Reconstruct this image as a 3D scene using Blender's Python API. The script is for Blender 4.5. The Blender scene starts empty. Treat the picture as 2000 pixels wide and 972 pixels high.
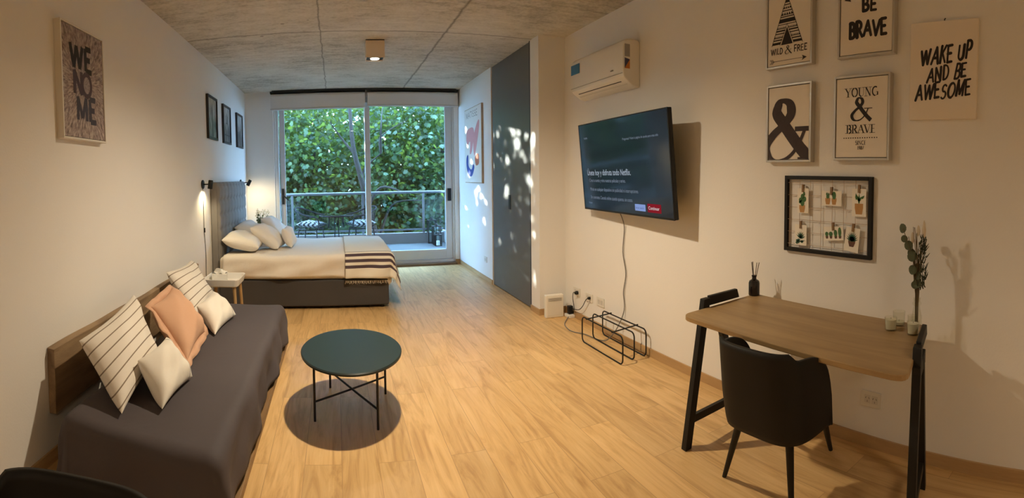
import bpy, math, random
import numpy as np
from mathutils import Vector, Matrix
random.seed(7); rng = np.random.default_rng(11)
S = bpy.context.scene
COL = S.collection
PI = math.pi; R = math.radians

# ------------------------------------------------------------------ camera (phone panorama: cylindrical sweep)
F, U0, V0, PITCH, ROLL = 980.0, 656.3, 383.65, .0352, -.0223
CZ = 1.4627
cd = bpy.data.cameras.new('camera'); cam = bpy.data.objects.new('camera', cd); COL.objects.link(cam)
cd.type = 'PANO'; cd.panorama_type = 'CENTRAL_CYLINDRICAL'
cd.central_cylindrical_range_u_min = (0-U0)/F; cd.central_cylindrical_range_u_max = (2000-U0)/F
cd.central_cylindrical_range_v_min = (V0-972)/F; cd.central_cylindrical_range_v_max = V0/F
cd.central_cylindrical_radius = 1.0; cd.clip_start = .02; cd.clip_end = 200
cp, sp, cr, sr = math.cos(PITCH), math.sin(PITCH), math.cos(ROLL), math.sin(ROLL)
RM = Matrix(((cr,0,sr),(0,1,0),(-sr,0,cr))) @ Matrix(((1,0,0),(0,cp,-sp),(0,sp,cp)))
rgt, fwd, up = RM[0], RM[1], RM[2]
cam.matrix_world = Matrix(((rgt[0],up[0],-fwd[0],0),(rgt[1],up[1],-fwd[1],0),(rgt[2],up[2],-fwd[2],CZ),(0,0,0,1)))
S.camera = cam

# ------------------------------------------------------------------ light and exposure
EXPOSURE = 0.0
SKY = (.33,.61,1.06); SKY_STRENGTH = 47.0
SUN_STRENGTH = 26.0; SUN_DIR = Vector((-.62,.74,.155)).normalized()      # towards the sun
LAMP_COL = (1.0,.82,.575); LAMP_W = {'mid':340.0, 'far':45.0, 'back':165.0}  # back is an added fill lamp out of view
S.view_settings.view_transform = 'Standard'; S.view_settings.look = 'None'
S.view_settings.exposure = EXPOSURE; S.view_settings.gamma = 1.0; S.view_settings.use_curve_mapping = False
w = bpy.data.worlds.new('sky'); S.world = w; w.use_nodes = True
bg = w.node_tree.nodes['Background']; bg.inputs[0].default_value = (*SKY,1); bg.inputs[1].default_value = SKY_STRENGTH
sl = bpy.data.lights.new('sun','SUN'); sl.energy = SUN_STRENGTH; sl.angle = R(.53); sl.color = (1,.95,.86)
so = bpy.data.objects.new('sun', sl); COL.objects.link(so); so.rotation_euler = SUN_DIR.to_track_quat('Z','Y').to_euler()
so.location = (-6,14,8)
pl_=bpy.data.lights.new('window_sampling_portal','AREA'); pl_.shape='RECTANGLE'; pl_.size=2.95; pl_.size_y=2.75; pl_.cycles.is_portal=True   # only guides sky sampling through the window, emits nothing
po=bpy.data.objects.new('window_sampling_portal',pl_); COL.objects.link(po); po.location=(.49,8.43,1.40); po.rotation_euler=Vector((0,1,0)).to_track_quat('Z','Y').to_euler()
try:
    S.cycles.use_denoising = True
    S.cycles.max_bounces = 10; S.cycles.diffuse_bounces = 6; S.cycles.transparent_max_bounces = 12
    S.cycles.sample_clamp_indirect = 80.0
    S.cycles.caustics_reflective = False; S.cycles.caustics_refractive = False
except Exception: pass

# ------------------------------------------------------------------ materials
def nodes(name):
    m = bpy.data.materials.new(name); m.use_nodes = True
    nt = m.node_tree; return m, nt, nt.nodes['Principled BSDF']
def N(nt, t, **kw):
    n = nt.nodes.new(t)
    for k, v in kw.items():
        if k.startswith('i_'): n.inputs[k[2:].replace('_',' ')].default_value = v
        elif k[0] == 'n' and k[1:].isdigit(): n.inputs[int(k[1:])].default_value = v
        else: setattr(n, k, v)
    return n
def mat(name, col, rough=.6, metal=0., var=.06, scale=8., bump=0., bscale=120., spec=.5, coat=0.):
    """plain procedural surface: slight noise in colour, optional fine bump"""
    m, nt, b = nodes(name); L = nt.links.new
    tc = N(nt,'ShaderNodeTexCoord'); nz = N(nt,'ShaderNodeTexNoise', i_Scale=scale, i_Detail=4.)
    L(tc.outputs['Object'], nz.inputs['Vector'])
    mx = N(nt,'ShaderNodeMix', data_type='RGBA')
    c = Vector(col)
    mx.inputs['A'].default_value = (*(c*(1-var)),1); mx.inputs['B'].default_value = (*[min(1,x) for x in c*(1+var)],1)
    L(nz.outputs['Fac'], mx.inputs['Factor']); L(mx.outputs['Result'], b.inputs['Base Color'])
    b.inputs['Roughness'].default_value = rough; b.inputs['Metallic'].default_value = metal
    b.inputs['Specular IOR Level'].default_value = spec; b.inputs['Coat Weight'].default_value = coat
    if bump:
        n2 = N(nt,'ShaderNodeTexNoise', i_Scale=bscale, i_Detail=3.); L(tc.outputs['Object'], n2.inputs['Vector'])
        bp = N(nt,'ShaderNodeBump', i_Strength=bump, i_Distance=.01); L(n2.outputs['Fac'], bp.inputs['Height']); L(bp.outputs['Normal'], b.inputs['Normal'])
    return m
def math_(nt, op, a=None, b=None, c=None):
    n = N(nt,'ShaderNodeMath', operation=op)
    for i, x in enumerate((a,b,c)):
        if x is None: continue
        if isinstance(x,(int,float)): n.inputs[i].default_value = x
        else: nt.links.new(x, n.inputs[i])
    return n.outputs[0]
def mixc(nt, fac, a, b, blend='MIX'):
    n = N(nt,'ShaderNodeMix', data_type='RGBA', blend_type=blend)
    for k, x in (('Factor',fac),('A',a),('B',b)):
        if isinstance(x,(int,float)): n.inputs[k].default_value = x
        elif isinstance(x,tuple): n.inputs[k].default_value = (*x,1) if len(x)==3 else x
        else: nt.links.new(x, n.inputs[k])
    return n.outputs['Result']

def wood(name, dark, light, axis='Y', scale=1.0, rough=.45, stretch=9., rings=5., bump=.05):
    m, nt, b = nodes(name); L = nt.links.new
    tc = N(nt,'ShaderNodeTexCoord'); mp = N(nt,'ShaderNodeMapping')
    s = {'X':(1/stretch,1,1),'Y':(1,1/stretch,1),'Z':(1,1,1/stretch)}[axis]
    mp.inputs['Scale'].default_value = tuple(scale*x for x in s); L(tc.outputs['Object'], mp.inputs['Vector'])
    nz = N(nt,'ShaderNodeTexNoise', i_Scale=rings*2, i_Detail=6., i_Distortion=1.2); L(mp.outputs[0], nz.inputs['Vector'])
    fine = N(nt,'ShaderNodeTexNoise', i_Scale=rings*30, i_Detail=3.); L(mp.outputs[0], fine.inputs['Vector'])
    rp = N(nt,'ShaderNodeValToRGB'); rp.color_ramp.elements[0].position=.3; rp.color_ramp.elements[1].position=.72
    rp.color_ramp.elements[0].color=(*dark,1); rp.color_ramp.elements[1].color=(*light,1)
    L(nz.outputs['Fac'], rp.inputs[0])
    c = mixc(nt, math_(nt,'MULTIPLY',fine.outputs['Fac'],.35), rp.outputs[0], tuple(x*.6 for x in dark))
    L(c, b.inputs['Base Color']); b.inputs['Roughness'].default_value = rough
    if bump:
        bp = N(nt,'ShaderNodeBump', i_Strength=bump, i_Distance=.005); L(fine.outputs['Fac'], bp.inputs['Height']); L(bp.outputs['Normal'], b.inputs['Normal'])
    return m

def floor_mat():
    m, nt, b = nodes('oak_laminate'); L = nt.links.new
    tc = N(nt,'ShaderNodeTexCoord'); sx = N(nt,'ShaderNodeSeparateXYZ'); L(tc.outputs['Object'], sx.inputs[0])
    cb = N(nt,'ShaderNodeCombineXYZ'); L(sx.outputs['Y'], cb.inputs['X']); L(sx.outputs['X'], cb.inputs['Y'])
    br = N(nt,'ShaderNodeTexBrick', offset=.37, offset_frequency=2, squash=1.0)
    br.inputs['Scale'].default_value=1; br.inputs['Brick Width'].default_value=1.26; br.inputs['Row Height'].default_value=.19
    br.inputs['Mortar Size'].default_value=.0016; br.inputs['Mortar Smooth'].default_value=.3; br.inputs['Bias'].default_value=0
    br.inputs['Color1'].default_value=(0,0,0,1); br.inputs['Color2'].default_value=(1,1,1,1); br.inputs['Mortar'].default_value=(.5,.5,.5,1)
    L(cb.outputs[0], br.inputs['Vector'])
    # grain, shifted per plank
    off = N(nt,'ShaderNodeVectorMath', operation='MULTIPLY_ADD'); L(br.outputs['Color'], off.inputs[0]); off.inputs[1].default_value=(37,91,13)
    L(cb.outputs[0], off.inputs[2])
    mp = N(nt,'ShaderNodeMapping'); mp.inputs['Scale'].default_value=(.75,6.5,1.); L(off.outputs[0], mp.inputs['Vector'])
    n1 = N(nt,'ShaderNodeTexNoise', i_Scale=1.5, i_Detail=7., i_Roughness=.62, i_Distortion=2.2); L(mp.outputs[0], n1.inputs['Vector'])
    mp2 = N(nt,'ShaderNodeMapping'); mp2.inputs['Scale'].default_value=(2.,60.,1.); L(off.outputs[0], mp2.inputs['Vector'])
    n2 = N(nt,'ShaderNodeTexNoise', i_Scale=2., i_Detail=3.); L(mp2.outputs[0], n2.inputs['Vector'])
    rp = N(nt,'ShaderNodeValToRGB'); e = rp.color_ramp.elements
    e[0].position=.30; e[0].color=(.44,.26,.10,1); e[1].position=.66; e[1].color=(.71,.48,.225,1)
    x = e.new(.5); x.color=(.64,.415,.18,1)
    L(n1.outputs['Fac'], rp.inputs[0])
    c = mixc(nt, math_(nt,'MULTIPLY',n2.outputs['Fac'],.34), rp.outputs[0], (.36,.2,.08))
    tone = math_(nt,'MULTIPLY_ADD', br.outputs['Color'], .18, .95)
    tn = N(nt,'ShaderNodeCombineColor'); [L(tone, tn.inputs[i]) for i in range(3)]
    c = mixc(nt, 1.0, c, tn.outputs[0], 'MULTIPLY')
    c = mixc(nt, math_(nt,'MULTIPLY',br.outputs['Fac'],.55), c, (.2,.11,.045))
    L(c, b.inputs['Base Color'])
    rg = math_(nt,'MULTIPLY_ADD', n2.outputs['Fac'], .14, .30); L(rg, b.inputs['Roughness'])
    b.inputs['Specular IOR Level'].default_value=.45
    return m

JX = (-.121, 1.128); JY = 4.984
def concrete():
    m, nt, b = nodes('board_marked_concrete'); L = nt.links.new
    g = N(nt,'ShaderNodeNewGeometry'); sx = N(nt,'ShaderNodeSeparateXYZ'); L(g.outputs['Position'], sx.inputs[0])
    n0 = N(nt,'ShaderNodeTexNoise', i_Scale=.9, i_Detail=5., i_Roughness=.6); L(g.outputs['Position'], n0.inputs['Vector'])
    mp = N(nt,'ShaderNodeMapping'); mp.inputs['Scale'].default_value=(2.,6.,1.); L(g.outputs['Position'], mp.inputs['Vector'])
    n1 = N(nt,'ShaderNodeTexNoise', i_Scale=2.2, i_Detail=8., i_Roughness=.7); L(mp.outputs[0], n1.inputs['Vector'])
    n2 = N(nt,'ShaderNodeTexNoise', i_Scale=40., i_Detail=4.); L(g.outputs['Position'], n2.inputs['Vector'])
    f = math_(nt,'ADD', math_(nt,'MULTIPLY',n0.outputs['Fac'],.5), math_(nt,'MULTIPLY',n1.outputs['Fac'],.5))
    f = math_(nt,'ADD', f, math_(nt,'MULTIPLY', math_(nt,'SUBTRACT',n2.outputs['Fac'],.5), .25))
    rp = N(nt,'ShaderNodeValToRGB'); e=rp.color_ramp.elements
    e[0].position=.38; e[0].color=(.34,.315,.26,1); e[1].position=.63; e[1].color=(.68,.65,.585,1)
    x=e.new(.5); x.color=(.56,.53,.465,1)
    L(f, rp.inputs[0]); c = rp.outputs[0]
    # pour joints with ragged edges
    wob = N(nt,'ShaderNodeTexNoise', i_Scale=6., i_Detail=5.); L(g.outputs['Position'], wob.inputs['Vector'])
    wv = math_(nt,'MULTIPLY', math_(nt,'SUBTRACT',wob.outputs['Fac'],.5), .05)
    def joint(coord, at, wd):
        d = math_(nt,'ABSOLUTE', math_(nt,'ADD', math_(nt,'SUBTRACT',coord,at), wv))
        return math_(nt,'SUBTRACT', 1., math_(nt,'SMOOTH_MIN', math_(nt,'DIVIDE',d,wd), 1., .2))
    j = math_(nt,'MAXIMUM', math_(nt,'MAXIMUM', joint(sx.outputs['X'],JX[0],.012), joint(sx.outputs['X'],JX[1],.02)), joint(sx.outputs['Y'],JY,.018))
    j = math_(nt,'MAXIMUM', j, 0.)
    c = mixc(nt, math_(nt,'MULTIPLY',j,.75), c, (.10,.085,.065))
    vo = N(nt,'ShaderNodeTexVoronoi', i_Scale=2.3); L(g.outputs['Position'], vo.inputs['Vector'])
    hole = math_(nt,'LESS_THAN', vo.outputs['Distance'], .045)
    c = mixc(nt, math_(nt,'MULTIPLY',hole,.6), c, (.12,.1,.08))
    L(c, b.inputs['Base Color']); b.inputs['Roughness'].default_value=.75
    bp = N(nt,'ShaderNodeBump', i_Strength=.25, i_Distance=.01)
    L(math_(nt,'SUBTRACT', f, j), bp.inputs['Height']); L(bp.outputs['Normal'], b.inputs['Normal'])
    return m

def uvmat(name, base, line, fn, rough=.85, weave=True):
    """cloth whose pattern follows its own UVs; fn(nt,u,v)->mask"""
    m, nt, b = nodes(name); L = nt.links.new
    uv = N(nt,'ShaderNodeUVMap'); sx = N(nt,'ShaderNodeSeparateXYZ'); L(uv.outputs[0], sx.inputs[0])
    mask = fn(nt, sx.outputs['X'], sx.outputs['Y'])
    L(mixc(nt, mask, base, line), b.inputs['Base Color']); b.inputs['Roughness'].default_value=rough
    b.inputs['Specular IOR Level'].default_value=.2
    if weave:
        tc = N(nt,'ShaderNodeTexCoord'); nz = N(nt,'ShaderNodeTexNoise', i_Scale=14., i_Detail=5.); L(tc.outputs['Object'], nz.inputs['Vector'])
        bp = N(nt,'ShaderNodeBump', i_Strength=.35, i_Distance=.012); L(nz.outputs['Fac'], bp.inputs['Height']); L(bp.outputs['Normal'], b.inputs['Normal'])
    return m
def band(nt, x, c, hw):       # 1 where |x-c|<hw
    return math_(nt,'LESS_THAN', math_(nt,'ABSOLUTE', math_(nt,'SUBTRACT',x,c)), hw)
def glassm(name, tint=(1,1,1), gl=1.0, rough=0.):
    m = bpy.data.materials.new(name); m.use_nodes=True; nt=m.node_tree; nt.nodes.clear(); L=nt.links.new
    o=N(nt,'ShaderNodeOutputMaterial'); t=N(nt,'ShaderNodeBsdfTransparent'); t.inputs[0].default_value=(*tint,1)
    g=N(nt,'ShaderNodeBsdfGlossy'); g.inputs['Roughness'].default_value=rough
    fr=N(nt,'ShaderNodeLayerWeight'); fr.inputs['Blend'].default_value=.5; f5=math_(nt,'MULTIPLY_ADD',math_(nt,'POWER',fr.outputs['Facing'],5.),.8,.03)
    mx=N(nt,'ShaderNodeMixShader'); L(math_(nt,'MULTIPLY',f5,gl), mx.inputs[0]); L(t.outputs[0],mx.inputs[1]); L(g.outputs[0],mx.inputs[2]); L(mx.outputs[0],o.inputs[0])
    return m
def emit(name, col, s):
    m = bpy.data.materials.new(name); m.use_nodes=True; nt=m.node_tree; nt.nodes.clear()
    o=N(nt,'ShaderNodeOutputMaterial'); e=N(nt,'ShaderNodeEmission'); e.inputs[0].default_value=(*col,1); e.inputs[1].default_value=s
    nt.links.new(e.outputs[0],o.inputs[0]); return m

WALL = mat('white_plaster',(.80,.785,.76),.85,var=.02,scale=2.,bump=.06,bscale=90)
FLOOR = floor_mat(); CONC = concrete()
BASEW = wood('oak_skirting',(.42,.26,.12),(.56,.37,.18),'Y')
BLACK = mat('black_metal',(.009,.009,.009),.45,var=.2,spec=.35)
BLACKW = mat('black_stained_wood',(.010,.009,.008),.55,var=.25,scale=20,spec=.3)
WHITE = mat('white_plastic',(.80,.79,.76),.4,var=.02)
ALU = mat('white_aluminium',(.62,.61,.60),.4,var=.03,metal=0.)
GREYDOOR = mat('grey_laminate',(.115,.115,.112),.42,var=.05)
GLASS = glassm('clear_glass',(.93,.97,.96))

# ------------------------------------------------------------------ mesh building
WM = {}
class B:
    def __init__(s): s.v=[]; s.f=[]; s.uv=None
    def add(s, vs, fs):
        o=len(s.v); s.v += [tuple(x) for x in vs]; s.f += [tuple(i+o for i in f) for f in fs]; return s
    def box(s, lo, hi, M_=None):
        (a,b,c),(d,e,f)=lo,hi
        vs=[(a,b,c),(d,b,c),(d,e,c),(a,e,c),(a,b,f),(d,b,f),(d,e,f),(a,e,f)]
        if M_ is not None: vs=[M_@Vector(q) for q in vs]
        return s.add(vs,[(0,3,2,1),(4,5,6,7),(0,1,5,4),(1,2,6,5),(2,3,7,6),(3,0,4,7)])
    def hexa(s, p):           # 8 corners, bottom 4 ccw then top 4
        return s.add(p,[(0,3,2,1),(4,5,6,7),(0,1,5,4),(1,2,6,5),(2,3,7,6),(3,0,4,7)])
    def tube(s, pts, r, n=8, closed=False):
        pts=[Vector(p) for p in pts]; k=len(pts)
        rs = r if isinstance(r,(list,tuple)) else [r]*k
        ring=[]; prev=None
        for i,p in enumerate(pts):
            if closed: t=(pts[(i+1)%k]-pts[i-1])
            else: t=pts[min(i+1,k-1)]-pts[max(i-1,0)]
            t.normalize()
            a = prev if prev is not None else (Vector((0,0,1)) if abs(t.z)<.9 else Vector((1,0,0)))
            a = (a - t*a.dot(t))
            if a.length<1e-5: a = Vector((1,0,0)) - t*t.x
            a.normalize(); b=t.cross(a); prev=a
            ring.append([p+(a*math.cos(2*PI*j/n)+b*math.sin(2*PI*j/n))*rs[i] for j in range(n)])
        vs=[q for rr in ring for q in rr]; fs=[]
        for i in range(k if closed else k-1):
            i2=(i+1)%k
            for j in range(n): fs.append((i*n+j,i*n+(j+1)%n,i2*n+(j+1)%n,i2*n+j))
        if not closed: fs += [tuple(range(n))[::-1], tuple((k-1)*n+j for j in range(n))]
        return s.add(vs,fs)
    def lathe(s, prof, c, n=24, sx=1., sy=1.):
        vs=[];fs=[]
        for (r,z) in prof:
            for j in range(n):
                a=2*PI*j/n; vs.append((c[0]+r*sx*math.cos(a), c[1]+r*sy*math.sin(a), c[2]+z))
        k=len(prof)
        for i in range(k-1):
            for j in range(n): fs.append((i*n+j,i*n+(j+1)%n,(i+1)*n+(j+1)%n,(i+1)*n+j))
        fs += [tuple(range(n))[::-1], tuple((k-1)*n+j for j in range(n))]
        return s.add(vs,fs)
    def prism(s, poly, z0, z1, f=lambda a,b,z:(a,b,z)):
        n=len(poly); vs=[f(a,b,z0) for a,b in poly]+[f(a,b,z1) for a,b in poly]
        fs=[tuple(range(n))[::-1], tuple(range(n,2*n))]+[(i,(i+1)%n,n+(i+1)%n,n+i) for i in range(n)]
        return s.add(vs,fs)
    def grid(s, fn, nu, nv, uvf=None, wrap_u=False):
        o=len(s.v); vs=[fn(i/nu,j/nv) for j in range(nv+1) for i in range(nu+1)]
        fs=[(j*(nu+1)+i,j*(nu+1)+i+1,(j+1)*(nu+1)+i+1,(j+1)*(nu+1)+i) for j in range(nv) for i in range(nu)]
        s.add(vs,fs)
        if uvf:
            if s.uv is None: s.uv={}
            for j in range(nv+1):
                for i in range(nu+1): s.uv[o+j*(nu+1)+i]=uvf(i/nu,j/nv)
        return s
    def make(s, name, m, parent=None, smooth=False, bevel=0., seg=2, local=False, subsurf=0, solid=0., kind=None, label=None, angle=40):
        me=bpy.data.meshes.new(name); me.from_pydata(s.v,[],s.f); me.update()
        if s.uv:
            ul=me.uv_layers.new(name='UVMap')
            li=np.empty(len(me.loops),dtype=np.int32); me.loops.foreach_get('vertex_index',li)
            ul.data.foreach_set('uv', np.array([s.uv.get(int(i),(0,0)) for i in li],dtype=np.float32).ravel())
        o=bpy.data.objects.new(name,me); COL.objects.link(o)
        if m: me.materials.append(m)
        if parent is not None:
            if not local: me.transform(WM[parent.name].inverted())
            o.parent=parent; WM[o.name]=WM[parent.name].copy()
        else: WM[o.name]=Matrix()
        if smooth:
            me.polygons.foreach_set('use_smooth',[True]*len(me.polygons)); me.set_sharp_from_angle(angle=R(angle))
        if solid: md=o.modifiers.new('thick','SOLIDIFY'); md.thickness=solid; md.offset=0
        if bevel: md=o.modifiers.new('bevel','BEVEL'); md.width=bevel; md.segments=seg; md.limit_method='ANGLE'; md.angle_limit=R(35)
        if subsurf: md=o.modifiers.new('sub','SUBSURF'); md.levels=subsurf; md.render_levels=subsurf
        if kind: o['kind']=kind
        if label: o['label']=label
        return o
def tag(o, label, cat, group=None):
    o['label']=label; o['category']=cat
    if group: o['group']=group
    return o
def thing(name, label, cat, loc=(0,0,0), rot=None, group=None):
    o=bpy.data.objects.new(name,None); COL.objects.link(o); o.empty_display_size=.05
    M_=Matrix.Translation(loc)
    if rot is not None: M_=M_@rot.to_4x4()
    o.matrix_world=M_; WM[o.name]=M_.copy(); return tag(o,label,cat,group)
def struct(b, name, m, parent=None, **kw):
    o=b.make(name,m,parent,**kw)
    if parent is None: o['kind']='structure'
    return o
RIGHT_ROT = Matrix(((0,0,-1),(-1,0,0),(0,1,0)))     # local x = to the right as seen, y = up, z = out of the right wall
LEFT_ROT  = Matrix(((0,0,1),(1,0,0),(0,1,0)))       # the same for the left wall
def copy_tree(o, parent=None):
    c=o.copy(); COL.objects.link(c); WM[c.name]=WM[o.name].copy()
    if parent is not None: c.parent=parent
    for ch in list(o.children): copy_tree(ch,c)
    return c
def rrect(w,h,r,n=5,cx=0,cy=0):
    p=[]
    for (sx,sy,a0) in ((1,1,0),(-1,1,90),(-1,-1,180),(1,-1,270)):
        for i in range(n+1):
            a=R(a0+90*i/n); p.append((cx+sx*(w/2-r)+r*math.cos(a), cy+sy*(h/2-r)+r*math.sin(a)))
    return p
def circle(r,n=24,cx=0,cy=0): return [(cx+r*math.cos(2*PI*i/n),cy+r*math.sin(2*PI*i/n)) for i in range(n)]
def catmull(pts, n=8, closed=False):
    P=[Vector(p) for p in pts]; k=len(P); out=[]
    for i in range(k if closed else k-1):
        p1,p2=P[i],P[(i+1)%k]; p0=P[i-1] if (closed or i>0) else p1; p3=P[(i+2)%k] if (closed or i+2<k) else p2
        for j in range(n):
            t=j/n; out.append(.5*((2*p1)+(p2-p0)*t+(2*p0-5*p1+4*p2-p3)*t*t+(3*p1-p0-3*p2+p3)*t**3))
    if not closed: out.append(P[-1])
    return out

# ------------------------------------------------------------------ lettering: strokes laid flat
def arc(cx,cy,rx,ry,a0,a1,n=10): return [(cx+rx*math.cos(R(a0+(a1-a0)*i/n)), cy+ry*math.sin(R(a0+(a1-a0)*i/n))) for i in range(n+1)]
T_=1.; t_=.3
GL={ # width, [(weight, points)], serif feet [(x,y)]
'A':(.74,[(t_,[(.02,0),(.37,1)]),(T_,[(.37,1),(.72,0)]),(t_,[(.15,.36),(.58,.36)])],[(.02,0),(.72,0)]),
'B':(.6,[(T_,[(.1,0),(.1,1)]),(t_,[(.1,1),(.3,1)]),(T_,arc(.3,.76,.2,.24,90,-90)),(t_,[(.1,.52),(.3,.52)]),(T_,arc(.32,.26,.24,.26,90,-90)),(t_,[(.1,0),(.32,0)])],[(.05,0),(.05,1)]),
'C':(.66,[(T_,arc(.38,.5,.33,.5,60,300,16))],[]),
'D':(.66,[(T_,[(.1,0),(.1,1)]),(t_,[(.1,1),(.25,1)]),(T_,arc(.25,.5,.36,.5,90,-90,14)),(t_,[(.1,0),(.25,0)])],[]),
'E':(.56,[(T_,[(.1,0),(.1,1)]),(t_,[(.1,1),(.5,1)]),(t_,[(.1,.52),(.42,.52)]),(t_,[(.1,0),(.52,0)])],[(.05,0),(.05,1)]),
'F':(.54,[(T_,[(.1,0),(.1,1)]),(t_,[(.1,1),(.5,1)]),(t_,[(.1,.5),(.42,.5)])],[(.1,0)]),
'G':(.72,[(T_,arc(.38,.5,.33,.5,55,270,16)),(t_,arc(.38,.5,.33,.5,270,340,6)),(T_,[(.66,.05),(.66,.42)]),(t_,[(.48,.42),(.72,.42)])],[]),
'I':(.24,[(T_,[(.12,0),(.12,1)])],[(.12,0),(.12,1)]),
'K':(.64,[(T_,[(.1,0),(.1,1)]),(t_,[(.12,.42),(.55,1)]),(T_,[(.24,.56),(.6,0)])],[(.1,0),(.1,1)]),
'L':(.5,[(T_,[(.1,0),(.1,1)]),(t_,[(.1,0),(.48,0)])],[(.1,1)]),
'M':(.84,[(t_,[(.1,0),(.12,1)]),(T_,[(.12,1),(.42,.1)]),(t_,[(.42,.1),(.72,1)]),(T_,[(.72,1),(.74,0)])],[(.1,0),(.74,0)]),
'N':(.74,[(t_,[(.1,0),(.1,1)]),(T_,[(.1,1),(.63,0)]),(t_,[(.63,0),(.63,1)])],[(.1,0),(.1,1),(.63,1)]),
'O':(.76,[(T_,arc(.38,.5,.33,.5,100,260,12)),(t_,arc(.38,.5,.33,.5,260,280,3)),(T_,arc(.38,.5,.33,.5,-80,80,12)),(t_,arc(.38,.5,.33,.5,80,100,3))],[]),
'P':(.58,[(T_,[(.1,0),(.1,1)]),(t_,[(.1,1),(.3,1)]),(T_,arc(.3,.73,.23,.27,90,-90)),(t_,[(.1,.46),(.3,.46)])],[(.1,0)]),
'R':(.64,[(T_,[(.1,0),(.1,1)]),(t_,[(.1,1),(.3,1)]),(T_,arc(.3,.75,.22,.25,90,-90)),(t_,[(.1,.5),(.3,.5)]),(T_,[(.3,.5),(.6,0)])],[(.1,0),(.05,1),(.6,0)]),
'S':(.56,[(T_,arc(.29,.74,.2,.26,40,250,12)+arc(.27,.26,.23,.27,70,-140,12))],[]),
'T':(.6,[(T_,[(.3,0),(.3,1)]),(t_,[(.03,1),(.57,1)])],[(.3,0)]),
'U':(.7,[(T_,[(.1,1),(.1,.35)]+arc(.35,.32,.25,.32,180,270,6)),(t_,arc(.35,.32,.25,.32,270,360,6)+[(.6,1)])],[(.1,1),(.6,1)]),
'V':(.7,[(T_,[(.02,1),(.35,0)]),(t_,[(.35,0),(.68,1)])],[(.02,1),(.68,1)]),
'W':(1.,[(T_,[(.02,1),(.27,0)]),(t_,[(.27,0),(.5,.95)]),(T_,[(.5,.95),(.74,0)]),(t_,[(.74,0),(.98,1)])],[(.02,1),(.98,1)]),
'Y':(.68,[(T_,[(.02,1),(.34,.48)]),(t_,[(.34,.48),(.66,1)]),(T_,[(.34,.48),(.34,0)])],[(.02,1),(.66,1),(.34,0)]),
'1':(.4,[(t_,[(.06,.8),(.2,1)]),(T_,[(.2,1),(.2,0)])],[(.2,0)]),
'9':(.56,[(T_,arc(.28,.68,.2,.3,0,360,16)),(T_,[(.48,.68),(.44,.25),(.2,0)])],[]),
'8':(.56,[(T_,arc(.28,.75,.18,.24,0,360,14)),(T_,arc(.28,.26,.22,.26,0,360,14))],[]),
'7':(.5,[(t_,[(.03,1),(.47,1)]),(T_,[(.47,1),(.16,0)])],[]),
}
RB=0
def ribbon(b, pts, wd, z, taper=None):
    """flat stroke of width wd (number or list) along pts at height z, rounded ends"""
    global RB
    RB=(RB+1)%120; z=z+RB*2.5e-6
    P=[Vector((p[0],p[1])) for p in pts]; k=len(P)
    ws = wd if isinstance(wd,list) else [wd]*k
    vs=[]
    for i in range(k):
        t=P[min(i+1,k-1)]-P[max(i-1,0)]
        if t.length<1e-9: t=Vector((1,0))
        t.normalize(); n=Vector((-t.y,t.x))*ws[i]/2
        vs += [(P[i].x+n.x,P[i].y+n.y,z+i*6e-6),(P[i].x-n.x,P[i].y-n.y,z+i*6e-6)]
    b.add(vs,[(2*i+1,2*i+3,2*i+2,2*i) for i in range(k-1)])
    return b
def word(b, txt, cx, y, h, thick, z=.0015, serif=False, slant=0., gap=.1, sx=1., jit=0., stretch=None, rise=0., caps=True):
    tot=sum(GL[c][0]*sx+gap if c!=' ' else .34 for c in txt)-gap
    k = 1.
    if stretch: k=stretch/(tot*h)
    x=cx-tot*h*k/2
    for c in txt:
        if c==' ': x+=.34*h*k; continue
        wd,strokes,feet=GL[c]
        jy=random.uniform(-jit,jit)*h; jr=random.uniform(-jit,jit)*.8; js=1+random.uniform(-jit,jit)
        def tr(p):
            px,py=p[0]*sx*k*h, p[1]*h*js
            px+=slant*py; px,py=px*math.cos(jr)-py*math.sin(jr), px*math.sin(jr)+py*math.cos(jr)
            X=x+px; return (X, y+py+jy+rise*(X-cx))
        for wt,pts in strokes:
            tw = thick*h*(wt if serif else (1.0 if jit==0 else random.uniform(.75,1.15)))
            q=[tr(p) for p in pts]; ribbon(b,q,tw,z)
            if not serif and caps:
                for e in (q[0],q[-1]): b.add([(e[0]+tw/2*math.cos(2*PI*i/10),e[1]+tw/2*math.sin(2*PI*i/10),z-2e-4*(1 if e is q[0] else 1.3)) for i in range(10)],[tuple(range(10))])
        if serif:
            for p in feet:
                fx,fy=tr(p); s=thick*h*1.5
                ribbon(b,[(fx-s,fy),(fx+s,fy)],thick*h*.3,z)
        x+=(wd*sx+gap)*h*k
    return b
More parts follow.
